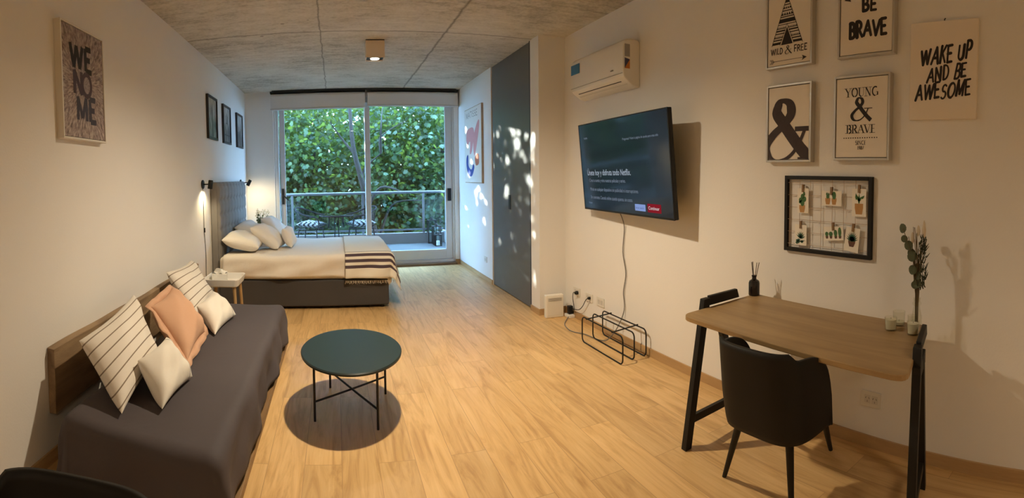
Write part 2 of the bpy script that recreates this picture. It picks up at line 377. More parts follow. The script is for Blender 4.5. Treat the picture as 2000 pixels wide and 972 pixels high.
def ampersand(b, cx, cy, h, z=.0015, fat=.17, clip=None, slab=False):
    """a book-face ampersand in a 1 x 1 box; clip=(x0,x1,y0,y1) keeps only what fits on the print"""
    path=catmull([(.98,.01),(.72,.25),(.40,.62),(.27,.80),(.36,.97),(.52,.93),(.56,.77),(.42,.60),(.20,.44),(.04,.24),(.14,.05),(.38,.02),(.60,.14),(.75,.34),(.84,.52)],8)
    n=len(path); ws=[]
    for i in range(n):
        t=i/(n-1)
        d=path[min(i+1,n-1)]-path[max(i-1,0)]; a=abs(math.atan2(d.y,d.x))
        diag = max(0.,math.cos(a-2.2)) if t<.25 else abs(d.y)/(d.length+1e-9)
        wv = fat*(1.1 if t<.24 else (.25+.75*diag) if t<.8 else .32)
        ws.append(wv)
    for i in range(2,n-2): ws[i]=(ws[i-2]+ws[i-1]+ws[i]+ws[i+1]+ws[i+2])/5
    bb=B(); ribbon(bb,[(cx+(p.x-.5)*h,cy+(p.y-.5)*h) for p in path],[q*h for q in ws],z)
    ribbon(bb,[(cx+.14*h,cy+.02*h),(cx+(.42 if slab else .54)*h,cy+.02*h)],(.075 if slab else .035)*h,z)
    if slab: ribbon(bb,[(cx+.2*h,cy-.46*h),(cx+.52*h,cy-.46*h)],.075*h,z)
    if clip:
        x0,x1,y0,y1=clip; bb.v=[(min(max(q[0],x0),x1),min(max(q[1],y0),y1),q[2]) for q in bb.v]
    b.add(bb.v,bb.f); return b

# ================================================================== THE ROOM
XL, XR1, XR2, YF, YR, YB, H = -1.467, 2.06, 2.361, 8.22, 4.80, -3.2, 2.912
struct(B().box((XL-.2,YB-.2,-.12),(XR2+.2,8.42,0)),'floor',FLOOR)
struct(B().box((XL-.2,YB-.2,H),(XR2+.2,8.44,H+.2)),'ceiling',CONC)
struct(B().box((XL-.2,YB-.2,0),(XL,8.42,H)),'wall_left',WALL)
struct(B().box((XL,YF,0),(-1.0,8.42,H)).box((-1.0,YF+.02,2.78),(1.985,8.42,H)).box((1.985,YF,0),(XR1,8.42,H)),'wall_far',WALL)
struct(B().box((2.13,YR,0),(2.56,8.42,H)).box((XR1,6.41,0),(2.13,8.42,H)).box((XR1,YR,0),(2.13,5.03,H)),'wall_right_far',WALL)
struct(B().box((XR2,YB-.2,0),(XR2+.2,YR,H)),'wall_right_near',WALL)
struct(B().box((XL,YB-.2,0),(XR2,YB,H)),'wall_back',WALL)
# skirting boards
struct(B().box((XL,YB,0),(XL+.012,YF,.07)),'baseboard_left',BASEW)
struct(B().box((XR2-.012,YB,0),(XR2,YR,.065)).box((XR1-.012,YR-.012,0),(XR2,YR,.065)),'baseboard_right_near',BASEW)
struct(B().box((XR1-.012,6.41,0),(XR1,YF,.06)).box((XR1-.012,YR,0),(XR1,5.03,.06)),'baseboard_right_far',BASEW)
struct(B().box((XL,YF-.012,0),(-1.0,YF,.07)).box((1.985,YF-.012,0),(XR1,YF,.07)),'baseboard_far',BASEW)
struct(B().box((-1.0,8.10,-.02),(1.985,8.22,.035)),'trim_1',wood('dark_threshold_wood',(.12,.07,.035),(.22,.13,.07),'X'))
# tall grey sliding door
d=struct(B().box((2.075,5.065,.012),(2.12,6.405,H-.004)),'door_1',GREYDOOR)
h=struct(B().box((2.069,5.71,1.06),(2.076,5.78,1.235)),'handle',BLACK,d)
struct(B().box((2.062,5.03,0),(2.128,5.064,H)),'trim_2',mat('black_door_jamb',(.02,.018,.017),.5))
# balcony window: fixed frame, two sliding panes
wn=struct(B().box((-1.0,8.24,.035),(-.93,8.38,2.79)).box((1.95,8.24,.035),(1.985,8.38,2.79)).box((-.93,8.24,2.70),(1.95,8.38,2.79)).box((-.93,8.22,.03),(1.95,8.40,.075)),'window_1',ALU,bevel=.004)
def pane(x0,x1,y,name,sl,sr):
    p=B().box((x0,y,.08),(x0+sl,y+.045,2.72)).box((x1-sr,y,.08),(x1,y+.045,2.72)).box((x0+sl,y,.08),(x1-sr,y+.045,.245)).box((x0+sl,y,2.66),(x1-sr,y+.045,2.72)).make(name,ALU,wn,bevel=.005)
    B().box((x0+sl,y+.019,.245),(x1-sr,y+.025,2.66)).make('glass',GLASS,p)
    return p
pL=pane(-.915,.575,8.32,'sliding_pane',.085,.085)
pR=pane(.495,1.95,8.26,'sliding_pane',.085,.115)
B().box((-.895,8.30,1.06),(-.86,8.32,1.32)).tube([(-.878,8.30,1.21),(-.878,8.262,1.21),(-.85,8.255,1.19),(-.77,8.25,1.12)],.011).make('handle',BLACK,pL,label='black lever handle')
B().box((1.865,8.225,1.06),(1.925,8.26,1.27)).make('handle',BLACK,pR,bevel=.004,label='black pull handle')

# roller blinds rolled up under the ceiling
BLIND=mat('blind_fabric',(.70,.68,.66),.8,var=.03)
for x0,x1,zb,lab in ((-1.03,.505,2.60,'wider grey roller blind rolled up over the left half of the balcony window'),(.535,2.035,2.625,'grey roller blind rolled up over the balcony window beside the poster wall')):
    t=thing('roller_blind',lab,'roller blind',((x0+x1)/2,8.14,zb),group='roller blinds over the balcony window')
    b=B(); b.prism([(8.10,zb+.02),(8.10,2.80)]+[(8.15+.05*math.cos(R(180-15*i)),2.81+.05*math.sin(R(180-15*i))) for i in range(0,13)]+[(8.20,zb+.02)],x0+.006,x1-.006,lambda a,c,z:(z,a,c))
    b.make('blind_fabric',BLIND,t,smooth=True)
    B().box((x0,8.095,zb),(x1,8.205,zb+.022)).make('bottom_rail',mat('blind_rail',(.55,.53,.51),.4),t,bevel=.004)
    B().box((x0,8.10,2.865),(x1,8.20,2.895)).make('headrail',BLACK,t)
struct(B().box((-1.0,8.10,2.896),(2.0,8.215,H)),'trim_3',mat('dark_shadow_gap',(.02,.02,.02),.6))
b=B().tube([(-.99,8.12,2.6),(-.985,8.12,.6),(-.975,8.12,.56),(-.965,8.12,.6),(-.96,8.12,2.6)],.0035,6)
tag(b.make('blind_chain',WHITE,smooth=True),'thin white bead chain of the blind hanging beside the balcony window','blind chain')

# ================================================================== OUTSIDE
TILE=mat('balcony_concrete',(.075,.078,.078),.7,var=.12,scale=3)
struct(B().box((-2.0,8.42,-.1),(2.3,9.95,.17)),'balcony_floor',TILE)
struct(B().box((-2.0,8.42,2.93),(2.3,9.95,3.13)),'balcony_upper_slab',TILE)
struct(B().box((-2.0,9.72,.17),(2.3,9.87,.37)),'balcony_kerb_wall',mat('kerb_render',(.21,.205,.20),.8))
struct(B().box((2.12,8.42,.17),(2.3,9.9,.40)),'balcony_side_wall',mat('white_render',(.35,.35,.35),.8))
struct(B().box((-40,8.5,-4.2),(40,60,-4)),'street_ground',mat('street_asphalt',(.08,.09,.08),.9))
struct(B().box((-8,8.42,-4),(XL-.2,8.6,7)).box((XR2+.2,8.42,-4),(9,8.6,7)).box((XL-.2,8.42,H),(XR2+.2,8.6,7)).box((-8,8.44,-4),(9,8.6,-.1)),'facade_wall',mat('facade_render',(.5,.48,.45),.9))
RAILM=mat('pale_blue_grey_rail',(.17,.19,.21),.35,metal=.2)
t=thing('balcony_railing','pale metal balcony railing with clear glass infill panels above the kerb','railing',(.6,9.8,.37))
B().tube([(-1.9,9.8,1.17)]+[(x,9.8,1.17) for x in (-1,0,1,1.95)]+[(2.08,9.77,1.17),(2.16,9.66,1.17),(2.18,9.5,1.17),(2.18,8.43,1.17)],.028,10).make('handrail',RAILM,t,smooth=True)
for x,y in ((-.86,9.8),(.52,9.8),(1.72,9.8),(2.16,9.72),(2.18,9.0)):
    B().box((x-.022,y-.022,.37),(x+.022,y+.022,1.15)).make('post',RAILM,t,bevel=.003)
for x0,x1 in ((-1.9,-.9),(-.82,.48),(.56,1.68),(1.76,2.12)):
    B().box((x0,9.796,.46),(x1,9.804,1.10)).make('glass_panel',glassm('railing_glass_%d'%int(x0*10+50),(.88,.95,.95),1.),t)
B().box((-1.9,9.785,.42),(2.12,9.815,.45)).make('bottom_rail',RAILM,t)

# balcony table and wire armchairs
WIRE=mat('dark_wicker_metal',(.014,.013,.016),.75,spec=.15)
t=thing('balcony_table','round glass topped dark metal table between the two balcony armchairs','table',(.0,9.1,.17))
B().lathe([(.29,.625),(.30,.63),(.30,.64),(.29,.643)],(0,9.1,.17),32).make('table_top',glassm('table_glass',(.45,.55,.55),2.),t,smooth=True)
B().tube([(.30*math.cos(2*PI*i/28),9.1+.30*math.sin(2*PI*i/28),.80) for i in range(28)],.012,8,True).make('rim',WIRE,t,smooth=True)
for i in range(4):
    a=R(45+90*i); c,s=math.cos(a),math.sin(a)
    B().tube([(.05*c,9.1+.05*s,.79),(.045*c,9.1+.045*s,.5),(.06*c,9.1+.06*s,.35),(.2*c,9.1+.2*s,.18)],.009).make('leg',WIRE,t,smooth=True)
ZIG=uvmat('zigzag_cloth',(.36,.36,.35),(.010,.010,.012),lambda nt,u,v: math_(nt,'LESS_THAN', math_(nt,'FRACT', math_(nt,'ADD', math_(nt,'MULTIPLY',v,5.), math_(nt,'PINGPONG', math_(nt,'MULTIPLY',u,6.),.5))), .48),weave=False)
def cushion_mesh(b, BL,BR,TR,TL, thick, n=16, pinch=.05, flat=3.0, sag=0., seedv=0, face=None):
    """stuffed cushion through four corner points; u runs BL>BR, v runs BL>TL"""
    P=[Vector(q) for q in (BL,BR,TR,TL)]
    nrm=(P[2]-P[0]).cross(P[3]-P[1]).normalized()
    r=random.Random(seedv); ph=[r.uniform(0,6) for _ in range(6)]
    def f(sg):
        def g(u,v):
            u=.5-.5*math.cos(PI*u); v=.5-.5*math.cos(PI*v)
            uu=.5+(u-.5)*(1-pinch*4*v*(1-v)); vv=.5+(v-.5)*(1-pinch*4*u*(1-u))
            p=P[0]*(1-uu)*(1-vv)+P[1]*uu*(1-vv)+P[2]*uu*vv+P[3]*(1-uu)*vv
            e=max(0,(1-abs(2*u-1)**flat))*max(0,(1-abs(2*v-1)**flat)); e=e**.5
            wr=.10*math.sin(7*u+5*v+ph[0])+.07*math.sin(13*u-9*v+ph[1])+.05*math.sin(19*v+ph[2])*u
            p=p+nrm*(sg*thick/2*e*(1+wr*(.6+.4*sg)))
            return tuple(p)
        return g
    cs=lambda q:.5-.5*math.cos(PI*q)
    b.grid(f(1),n,n,lambda u,v:(cs(u),cs(v))); b.grid(lambda u,v:f(-1)(1-u,v),n,n,lambda u,v:(1-cs(u),cs(v)))
    return b
def arm_chair(x,y,face,lab):
    t=thing('wire_armchair',lab,'armchair',(x,y,.17),Matrix.Rotation(face,3,'Z'),'wire armchairs on the balcony')
    L=lambda q,b=None: None
    k=dict(local=True,smooth=True)
    B().tube([(.22*math.cos(2*PI*i/24),.22*math.sin(2*PI*i/24),.40) for i in range(24)],.011,8,True).make('seat_ring',WIRE,t,**k)
    loop=catmull([(.25,.24,.40),(.24,.27,.60),(.0,.27,.66),(-.20,.20,.74),(-.27,0,.78),(-.20,-.20,.74),(.0,-.27,.66),(.24,-.27,.60),(.25,-.24,.40)],6)
    B().tube(loop,.013,8).make('arm_loop',WIRE,t,**k)
    b=B()
    for i in range(-5,6):
        a=PI+i*R(13); b.tube([(.215*math.cos(a),.215*math.sin(a),.41),(.25*math.cos(a),.25*math.sin(a),.58),(.27*math.cos(a)*.98,.25*math.sin(a),.76-.02*abs(i)**1.1)],.004,5)
    b.make('back_weave',WIRE,t,**k)
    for sx,sy in ((1,1),(1,-1),(-1,1),(-1,-1)):
        B().tube([(.17*sx,.15*sy,.40),(.21*sx,.19*sy,0)],.011,8).make('leg',WIRE,t,**k)
    c=thing('seat_cushion','black and white zigzag cushion on the '+lab.split(' wire')[0]+' balcony armchair','cushion',(x,y,.612),Matrix.Rotation(face,3,'Z'),'zigzag cushions on the balcony armchairs')
    b=B(); cushion_mesh(b,(.23,-.22,.03),(.23,.22,.03),(-.2,.22,.05),(-.2,-.22,.05),.12,12)
    b.make('cushion_cover',ZIG,c,local=True,smooth=True)
    return t,c
ch1=arm_chair(-.47,9.1,R(-20),'left-hand wire armchair left of the round balcony table')
ch1[1]['label']='black and white zigzag seat cushion on the armchair behind the bed pillows'; ch1[0]['label']='dark wire armchair outside, left of the round glass balcony table'
ch2=arm_chair(.45,9.1,R(200),'right-hand wire armchair right of the round balcony table')
ch2[1]['label']='black and white zigzag seat cushion on the armchair behind the striped blanket'; ch2[0]['label']='dark wire armchair outside, right of the round glass balcony table'

# lanterns on the balcony floor
LANT=mat('lantern_metal',(.022,.02,.018),.6,spec=.2); WAX=mat('candle_wax',(.80,.76,.66),.5)
for x,y,ww,hh,lab in ((1.855,9.66,.15,.44,'tallest dark metal lantern at the back of the balcony corner group'),(1.90,9.42,.14,.345,'middle sized dark metal lantern of three in the balcony corner'),(1.885,9.20,.11,.20,'smallest dark lantern holding a white candle on the balcony floor')):
    t=thing('lantern',lab,'lantern',(x,y,.17),group='lanterns on the balcony')
    z0,z1,a=.17,.17+hh,ww/2
    b=B()
    for sx in (-1,1):
        for sy in (-1,1): b.box((x+sx*a-.009,y+sy*a-.009,z0),(x+sx*a+.009,y+sy*a+.009,z1))
    b.box((x-a,y-a,z0),(x+a,y+a,z0+.012)); b.make('frame',LANT,t)
    B().prism([(x-a-.012,y-a-.012),(x+a+.012,y-a-.012),(x+a+.012,y+a+.012),(x-a-.012,y+a+.012)],z1,z1+.014).lathe([(.5*a,0),(.45*a,.03),(.2*a,.045),(.02,.05)],(x,y,z1+.014),14).make('lid',LANT,t)
    [B().box((x-a+.009,yy,z0+.012),(x+a-.009,yy+.003,z1)).make('glass',GLASS,t) for yy in (y-a,y+a-.003)]
    if ww<.12: tag(B().lathe([(.032,0),(.033,.08),(.03,.085)],(x,y,z0+.012),16).make('candle',WAX,smooth=True),'white pillar candle inside the smallest balcony lantern','candle')

# trees in front of the balcony
def leafmat(name, cols):
    m=bpy.data.materials.new(name); m.use_nodes=True; nt=m.node_tree; nt.nodes.clear(); L=nt.links.new
    o=N(nt,'ShaderNodeOutputMaterial'); g=N(nt,'ShaderNodeNewGeometry')
    rp=N(nt,'ShaderNodeValToRGB'); e=rp.color_ramp.elements
    e[0].color=(*cols[0],1); e[1].color=(*cols[-1],1)
    for i,c in enumerate(cols[1:-1]): x=e.new((i+1)/(len(cols)-1)); x.color=(*c,1)
    L(g.outputs['Random Per Island'],rp.inputs[0])
    df=N(nt,'ShaderNodeBsdfPrincipled'); L(rp.outputs[0],df.inputs['Base Color']); df.inputs['Roughness'].default_value=.42; df.inputs['Specular IOR Level'].default_value=.5
    tr=N(nt,'ShaderNodeBsdfTranslucent'); L(mixc(nt,.5,rp.outputs[0],(.30,.34,.02)),tr.inputs[0])
    mx=N(nt,'ShaderNodeMixShader'); mx.inputs[0].default_value=.42; L(df.outputs[0],mx.inputs[1]); L(tr.outputs[0],mx.inputs[2]); L(mx.outputs[0],o.inputs[0])
    return m
SPOTS=[(5.7,2.08),(6.23,2.0),(5.3,1.99),(5.24,1.92),(5.52,1.85),(5.53,1.78),(5.36,1.72),(5.26,1.66),(5.86,1.66),(6.21,1.73),(5.19,1.42),(5.83,1.34),(5.9,1.29),(6.46,1.63),(6.46,1.55),(6.49,1.44),(6.97,1.75),(7.27,1.68),(7.49,1.92),(7.57,2.2),(7.67,1.4),(7.04,1.29),(7.2,1.24),(6.44,2.03),(4.87,1.58),(4.86,1.45),(4.86,1.71),(6.74,.48),(6.16,.62),(4.92,.39),(6.04,.11),(7.18,1.19),(7.78,.97),(6.91,1.18),(7.13,1.08),(6.67,1.1),(4.91,.83),(7.39,1.5),(6.8,.84),(7.64,.69)]
SP=np.array([(2.06,a,c) for a,c in SPOTS]); SD=np.array(SUN_DIR); SR=np.array([.018 if q[0]>6.4 else (0. if i%4 else .02) for i,q in enumerate(SPOTS)])
LEAF=[(0,-.5),(.16,-.36),(.46,-.30),(.34,-.08),(.5,.16),(.24,.16),(.0,.5),(-.24,.16),(-.5,.16),(-.34,-.08),(-.46,-.30),(-.16,-.36)]
def foliage(name, cen, rad, n, size, m, parent, keep=None, pinholes=True):
    p=rng.normal(size=(n*2,3)); p/=np.linalg.norm(p,axis=1)[:,None]; p*=(rng.random((n*2,1))**.4)
    p=p*np.array(rad)+np.array(cen)
    # clumps: pull leaves towards twig ends
    tw=np.array(cen)+ (rng.random((n//22+1,3))*2-1)*np.array(rad)
    idx=rng.integers(0,len(tw),len(p)); p=np.where(rng.random((len(p),1))<.55, tw[idx]+rng.normal(size=p.shape)*np.array([.28,.28,.2]), p)
    if keep is not None: p=p[keep(p)]
    p=p[:n]; sz=size*(.65+.7*rng.random(len(p)))
    if pinholes:                                     # gaps in the crown that let sun flecks through
        d=p[:,None,:]-SP[None]; al=(d@SD); perp=np.linalg.norm(d-al[...,None]*SD,axis=2)
        p_ok=~((perp<SR[None]+sz[:,None]*.36)&(al>0)).any(1); p=p[p_ok]; sz=sz[p_ok]
    k=len(p)
    nr=rng.normal(size=(k,3))+np.array([0,-.35,.75]); nr/=np.linalg.norm(nr,axis=1)[:,None]
    a=np.cross(nr,rng.normal(size=(k,3))); a/=np.linalg.norm(a,axis=1)[:,None]; bb=np.cross(nr,a)
    lf=np.array(LEAF); q=len(lf)
    bend=-(np.abs(lf[:,0])**2+.4*lf[:,1]**2)*.5
    V=p[:,None,:]+sz[:,None,None]*(a[:,None,:]*lf[None,:,0,None]+bb[:,None,:]*lf[None,:,1,None]+nr[:,None,:]*bend[None,:,None])
    me=bpy.data.meshes.new(name); me.vertices.add(k*q); me.vertices.foreach_set('co',V.astype(np.float32).ravel())
    me.loops.add(k*q); me.loops.foreach_set('vertex_index',np.arange(k*q,dtype=np.int32))
    me.polygons.add(k); me.polygons.foreach_set('loop_start',np.arange(0,k*q,q,dtype=np.int32)); me.polygons.foreach_set('loop_total',np.full(k,q,dtype=np.int32))
    me.update(calc_edges=True); me.validate(); me.materials.append(m); me.transform(WM[parent.name].inverted())
    o=bpy.data.objects.new(name,me); COL.objects.link(o); o.parent=parent; WM[o.name]=WM[parent.name].copy(); o['kind']='stuff'; return o
BARK=mat('bark',(.024,.020,.016),.9,var=.4,scale=10,bump=.4,bscale=30)
GREENS=[(.012,.040,.018),(.026,.075,.028),(.038,.10,.032),(.034,.09,.05),(.065,.13,.026)]
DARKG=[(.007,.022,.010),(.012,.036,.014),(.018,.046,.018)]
def branchy(b, base, tips, r):
    for tip in tips:
        p0,p2=Vector(base),Vector(tip); mid=(p0+p2)/2+Vector((random.uniform(-.3,.3),random.uniform(-.3,.3),random.uniform(0,.4)))
        pts=catmull([p0,mid,p2],6); n=len(pts); b.tube(pts,[r*(1-.75*i/(n-1)) for i in range(n)],7)
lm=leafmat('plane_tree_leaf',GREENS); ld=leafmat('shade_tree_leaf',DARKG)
notroom=lambda p:(p[:,1]>10.75)
t=thing('plane_tree','leafy plane tree whose dark trunk slants up behind the window stile','tree',(1.25,12.3,-4))
b=B(); tr=catmull([(1.25,11.1,-4),(1.05,11.0,-1),(.72,10.95,.75),(.58,10.92,1.35),(.40,10.95,2.15),(.34,11.0,3.0),(.3,11.1,4)],6); b.tube(tr,[.10-.075*i/(len(tr)-1) for i in range(len(tr))],10)
b.make('trunk',BARK,t,smooth=True)
b=B(); branchy(b,(.70,10.95,.85),[(1.45,10.9,1.15),(1.0,10.92,2.0)],.045); branchy(b,(1.0,10.92,2.0),[(1.55,10.9,2.7),(1.05,10.92,3.0)],.028); branchy(b,(.46,10.95,1.95),[(-.1,10.9,2.7)],.035); branchy(b,(.9,11,.0),[(1.9,10.9,.95)],.04)
b.make('branch',BARK,t,smooth=True)
foliage('foliage',(.4,12.6,.9),(3.2,1.6,3.5),30000,.108,lm,t,notroom)
t=thing('plane_tree','leafy plane tree seen left of the window stile, a forked bough showing','tree',(-2.6,12.6,-4))
b=B(); tr=catmull([(-2.4,12.6,-4),(-2.2,12.6,-1),(-1.6,12.4,.6),(-.9,12.2,.95),(-.55,12.1,1.3),(-.5,12.1,2.2)],6); b.tube(tr,[.11-.075*i/(len(tr)-1) for i in range(len(tr))],10); b.make('trunk',BARK,t,smooth=True)
b=B(); branchy(b,(-.75,12.2,1.0),[(-.9,11.7,1.9),(.1,11.8,1.9)],.03); branchy(b,(-1.6,12.4,.6),[(-2.6,11.8,2.4),(-1.4,11.9,3)],.05); b.make('branch',BARK,t,smooth=True)
foliage('foliage',(-2.7,12.8,.8),(2.3,1.7,3.1),38000,.108,lm,t,notroom)
t=thing('plane_tree','leafy plane tree filling the right pane above the lanterns','tree',(4.6,12.8,-4))
b=B(); tr=catmull([(4.4,12.8,-4),(4.1,12.8,-1),(3.3,12.6,1.2),(3.2,12.5,3.5)],6); b.tube(tr,[.12-.08*i/(len(tr)-1) for i in range(len(tr))],10); b.make('trunk',BARK,t,smooth=True)
b=B(); branchy(b,(3.3,12.6,1.2),[(2.3,11.9,2.2),(1.9,12,1.4),(4.4,12,3)],.05); b.make('branch',BARK,t,smooth=True)
foliage('foliage',(4.2,12.8,.8),(3.4,1.7,3.5),30000,.108,lm,t,notroom)
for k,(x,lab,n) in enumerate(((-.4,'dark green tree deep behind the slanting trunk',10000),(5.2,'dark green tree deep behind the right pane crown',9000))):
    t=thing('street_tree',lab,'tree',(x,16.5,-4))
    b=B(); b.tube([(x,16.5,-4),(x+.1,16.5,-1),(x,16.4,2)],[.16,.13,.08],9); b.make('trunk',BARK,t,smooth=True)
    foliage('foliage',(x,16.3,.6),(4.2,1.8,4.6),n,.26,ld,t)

# ================================================================== CEILING SPOTLIGHTS
BOXM=mat('spot_box_paint',(.70,.62,.54),.5,var=.04); BULB=emit('spot_bulb',(1,.86,.66),30.)
def ceiling_spot(x,y,watts,lab,size=160,blend=1.0,soft=.045):
    t=thing('ceiling_spotlight',lab,'ceiling light',(x,y,H),group='square ceiling spotlights')
    a,z0,z1=.098,2.725,H-.001
    b=B()
    for lo,hi in (((x-a,y-a,z0),(x-a+.008,y+a,z1)),((x+a-.008,y-a,z0),(x+a,y+a,z1)),((x-a+.008,y-a,z0),(x+a-.008,y-a+.008,z1)),((x-a+.008,y+a-.008,z0),(x+a-.008,y+a,z1))): b.box(lo,hi)
    b.box((x-a,y-a,z1-.01),(x+a,y+a,z1)); b.make('housing',BOXM,t)
    b=B(); n=28
    for i in range(n):                                         # black square baffle with a round hole
        a0,a1=2*PI*i/n,2*PI*(i+1)/n
        def sq(q):
            k=.088/max(abs(math.cos(q)),abs(math.sin(q))); return (x+k*math.cos(q),y+k*math.sin(q),z0+.012)
        def ci(q): return (x+.062*math.cos(q),y+.062*math.sin(q),z0+.012)
        b.add([sq(a0),sq(a1),ci(a1),ci(a0)],[(0,1,2,3)])
    b.make('baffle',BLACK,t)
    B().lathe([(.056,0),(.060,.012),(.03,.05),(.012,.06)],(x,y,z0+.006),24).make('lamp_ring',mat('lamp_chrome',(.6,.58,.55),.25,metal=.9),t,smooth=True)
    B().lathe([(.001,0),(.046,.001),(.046,.004),(.001,.005)],(x,y,z0+.0035),24).make('bulb',BULB,t)
    l=bpy.data.lights.new('spot_beam','SPOT'); l.energy=watts; l.color=LAMP_COL; l.spot_size=R(size); l.spot_blend=blend; l.shadow_soft_size=soft
    o=bpy.data.objects.new('spot_beam',l); COL.objects.link(o); o.location=(x,y,z0-.012)
    return t
ceiling_spot(.445,5.38,LAMP_W['far'],'square boxed spotlight glowing on the concrete ceiling over the foot of the bed')
ceiling_spot(.47,3.28,LAMP_W['mid'],'square boxed ceiling spotlight straight above the round coffee table')

ceiling_spot(.47,-1.7,LAMP_W['back'],'unseen square spotlight added as fill light at the far back of the room',soft=.25)  # fixture and beam added behind the camera to lift the dim near walls

# ================================================================== RIGHT WALL
def on_right(name,lab,cat,y,z,group=None,x=XR2,lean=0.):
    rot=RIGHT_ROT@Matrix.Rotation(lean,3,'X'); return thing(name,lab,cat,(x,y,z),rot,group)
SILVER=mat('brushed_silver_frame',(.55,.53,.50),.35,metal=.55,var=.05)
CANVAS=mat('cream_print',(.78,.72,.63),.8,var=.02,scale=20)
INK=mat('black_ink',(.018,.014,.014),.7,var=.1); INK2=mat('brown_black_ink',(.045,.03,.03),.75,var=.35,scale=25)
def floater_frame(t,w_,h_,depth,fm,cm,rim=.012,lip=.004):
    b=B(); a,c=w_/2,h_/2
    b.box((-a,-c,0),(-a+rim,c,depth)).box((a-rim,-c,0),(a,c,depth)).box((-a+rim,-c,0),(a-rim,-c+rim,depth)).box((-a+rim,c-rim,0),(a-rim,c,depth))
    b.make('frame',fm,t,local=True,bevel=.0015)
    B().box((-a+rim,-c+rim,.003),(a-rim,c-rim,depth-.016)).make('backing',INK,t,local=True)
    B().box((-a+rim+lip,-c+rim+lip,depth-.016),(a-rim-lip,c-rim-lip,depth-.005)).make('canvas',cm,t,local=True)
    return depth-.005+.0012
# teepee print: y 2.02..1.68
t=on_right('framed_print','silver framed print of a teepee above the words WILD & FREE','picture',1.852,2.345,'silver framed prints over the desk')
z=floater_frame(t,.345,.475,.04,SILVER,CANVAS)
b=B(); cx,by,tw,th=-.012,-.105,.115,.285; 
def tp(u,v): return (cx+(u)*tw*(1-v)*1., by+v*th)           # u in -1..1, v in 0..1
for v0,v1,n in ((.02,.07,0),(.10,.125,0),(.15,.20,6),(.23,.25,0),(.28,.31,0),(.33,.38,7),(.41,.425,0),(.45,.53,0),(.56,.58,0),(.60,.66,5),(.68,.70,0),(.73,.78,4),(.80,.82,0),(.85,1.,0)):
    for s0,s1 in ((-1,-.46-.0*v0),(.46,1)) if v0<.43 else ((-1,1),):
        if v0<.43:
            k=max(0,.46*(1-v0/.43)); s0,s1=(-1,-k) if s0<0 else (k,1)
        if n==0:
            q=[tp(s0,v0),tp(s1,v0),tp(s1,v1),tp(s0,v1)]; b.add([(p[0],p[1],z) for p in q],[(0,1,2,3)])
        else:
            for i in range(n):
                u0=s0+(s1-s0)*i/n; u1=s0+(s1-s0)*(i+1)/n; q=[tp(u0,v0),tp(u1,v0),tp((u0+u1)/2,v1)]; b.add([(p[0],p[1],z) for p in q],[(0,1,2)])
for s in (-1,1): ribbon(b,[tp(s,0),tp(s*.98,.98)],.004,z); ribbon(b,[tp(s*.46,0),(cx,by+th*.43)],.003,z+.0002); ribbon(b,[(cx,by+th*.97),(cx+s*.022,by+th*1.09)],.004,z)
b.add([(*tp(-.38,.0),z),(*tp(.38,0),z),(cx,by+th*.36,z)],[(0,1,2)])
b.make('teepee_drawing',INK,t,local=True)
b=B(); word(b,'WILD',-.088,-.155,.033,.17,z,jit=.05); word(b,'FREE',.088,-.155,.036,.17,z,jit=.05); ampersand(b,.0,-.137,.05,z,.13)
b.make('lettering',INK,t,local=True)
b=B(); ribbon(b,[(-.12,-.196),(.11,-.196)],.0025,z)
b.add([(.135,-.196,z),(.10,-.181,z),(.108,-.196,z),(.10,-.211,z)],[(0,1,2,3)])
for i in range(3):
    for s in (-1,1): ribbon(b,[(-.108-.009*i,-.196),(-.122-.009*i,-.196+s*.014)],.003,z)
b.make('arrow_drawing',INK,t,local=True)
# be brave
t=on_right('framed_print','silver framed print of crossed arrows above the words BE BRAVE','picture',1.335,2.345,'silver framed prints over the desk')
z=floater_frame(t,.345,.475,.04,SILVER,CANVAS)
b=B(); word(b,'BE',.02,.0,.062,.26,z,jit=.04,stretch=.085); b.make('lettering',INK,t,local=True)
b=B(); word(b,'BRAVE',.012,-.13,.078,.25,z,jit=.05,stretch=.225); b.make('lettering',INK,t,local=True)
b=B()
for s,yy in ((1,.105),(-1,.165)):
    ribbon(b,[(-s*.10,yy-.025),(s*.10,yy+.02)],.004,z)
    b.add([(-s*.135,yy-.033,z),(-s*.092,yy-.006,z),(-s*.102,yy-.025,z),(-s*.092,yy-.045,z)],[(0,1,2,3)])
    for i in range(6):
        q=s*(.092+.009*i); ribbon(b,[(q,yy+.017+.002*i),(q+s*.015,yy+.043+.002*i)],.003,z); ribbon(b,[(q,yy+.017+.002*i),(q+s*.02,yy-.006+.002*i)],.003,z)
b.make('arrow_drawing',INK,t,local=True)
# big ampersand
t=on_right('framed_print','silver framed print of one huge cropped dark ampersand','picture',1.845,1.779,'silver framed prints over the desk')
z=floater_frame(t,.335,.46,.04,SILVER,CANVAS)
b=B(); ampersand(b,-.002,-.045,.37,z,.185,clip=(-.150,.149,-.213,.213),slab=True); b.make('lettering',INK2,t,local=True)
# young & brave
t=on_right('framed_print','silver framed print reading YOUNG & BRAVE SINCE 1987','picture',1.352,1.785,'silver framed prints over the desk')
z=floater_frame(t,.345,.455,.04,SILVER,CANVAS)
b=B(); word(b,'YOUNG',.0,.112,.046,.15,z,serif=True,stretch=.20); ampersand(b,.0,.045,.125,z,.16); word(b,'BRAVE',-.0,-.082,.043,.17,z,serif=True,stretch=.178)
for i in range(15): b.add([(-.105+.0145*i+.0035*math.cos(2*PI*j/8),-.108+.0035*math.sin(2*PI*j/8),z) for j in range(8)],[tuple(range(8))])
word(b,'SINCE',-.0,-.144,.020,.15,z,serif=True,stretch=.066); word(b,'1987',-.0,-.170,.018,.15,z,serif=True,stretch=.038)
b.make('lettering',INK,t,local=True)
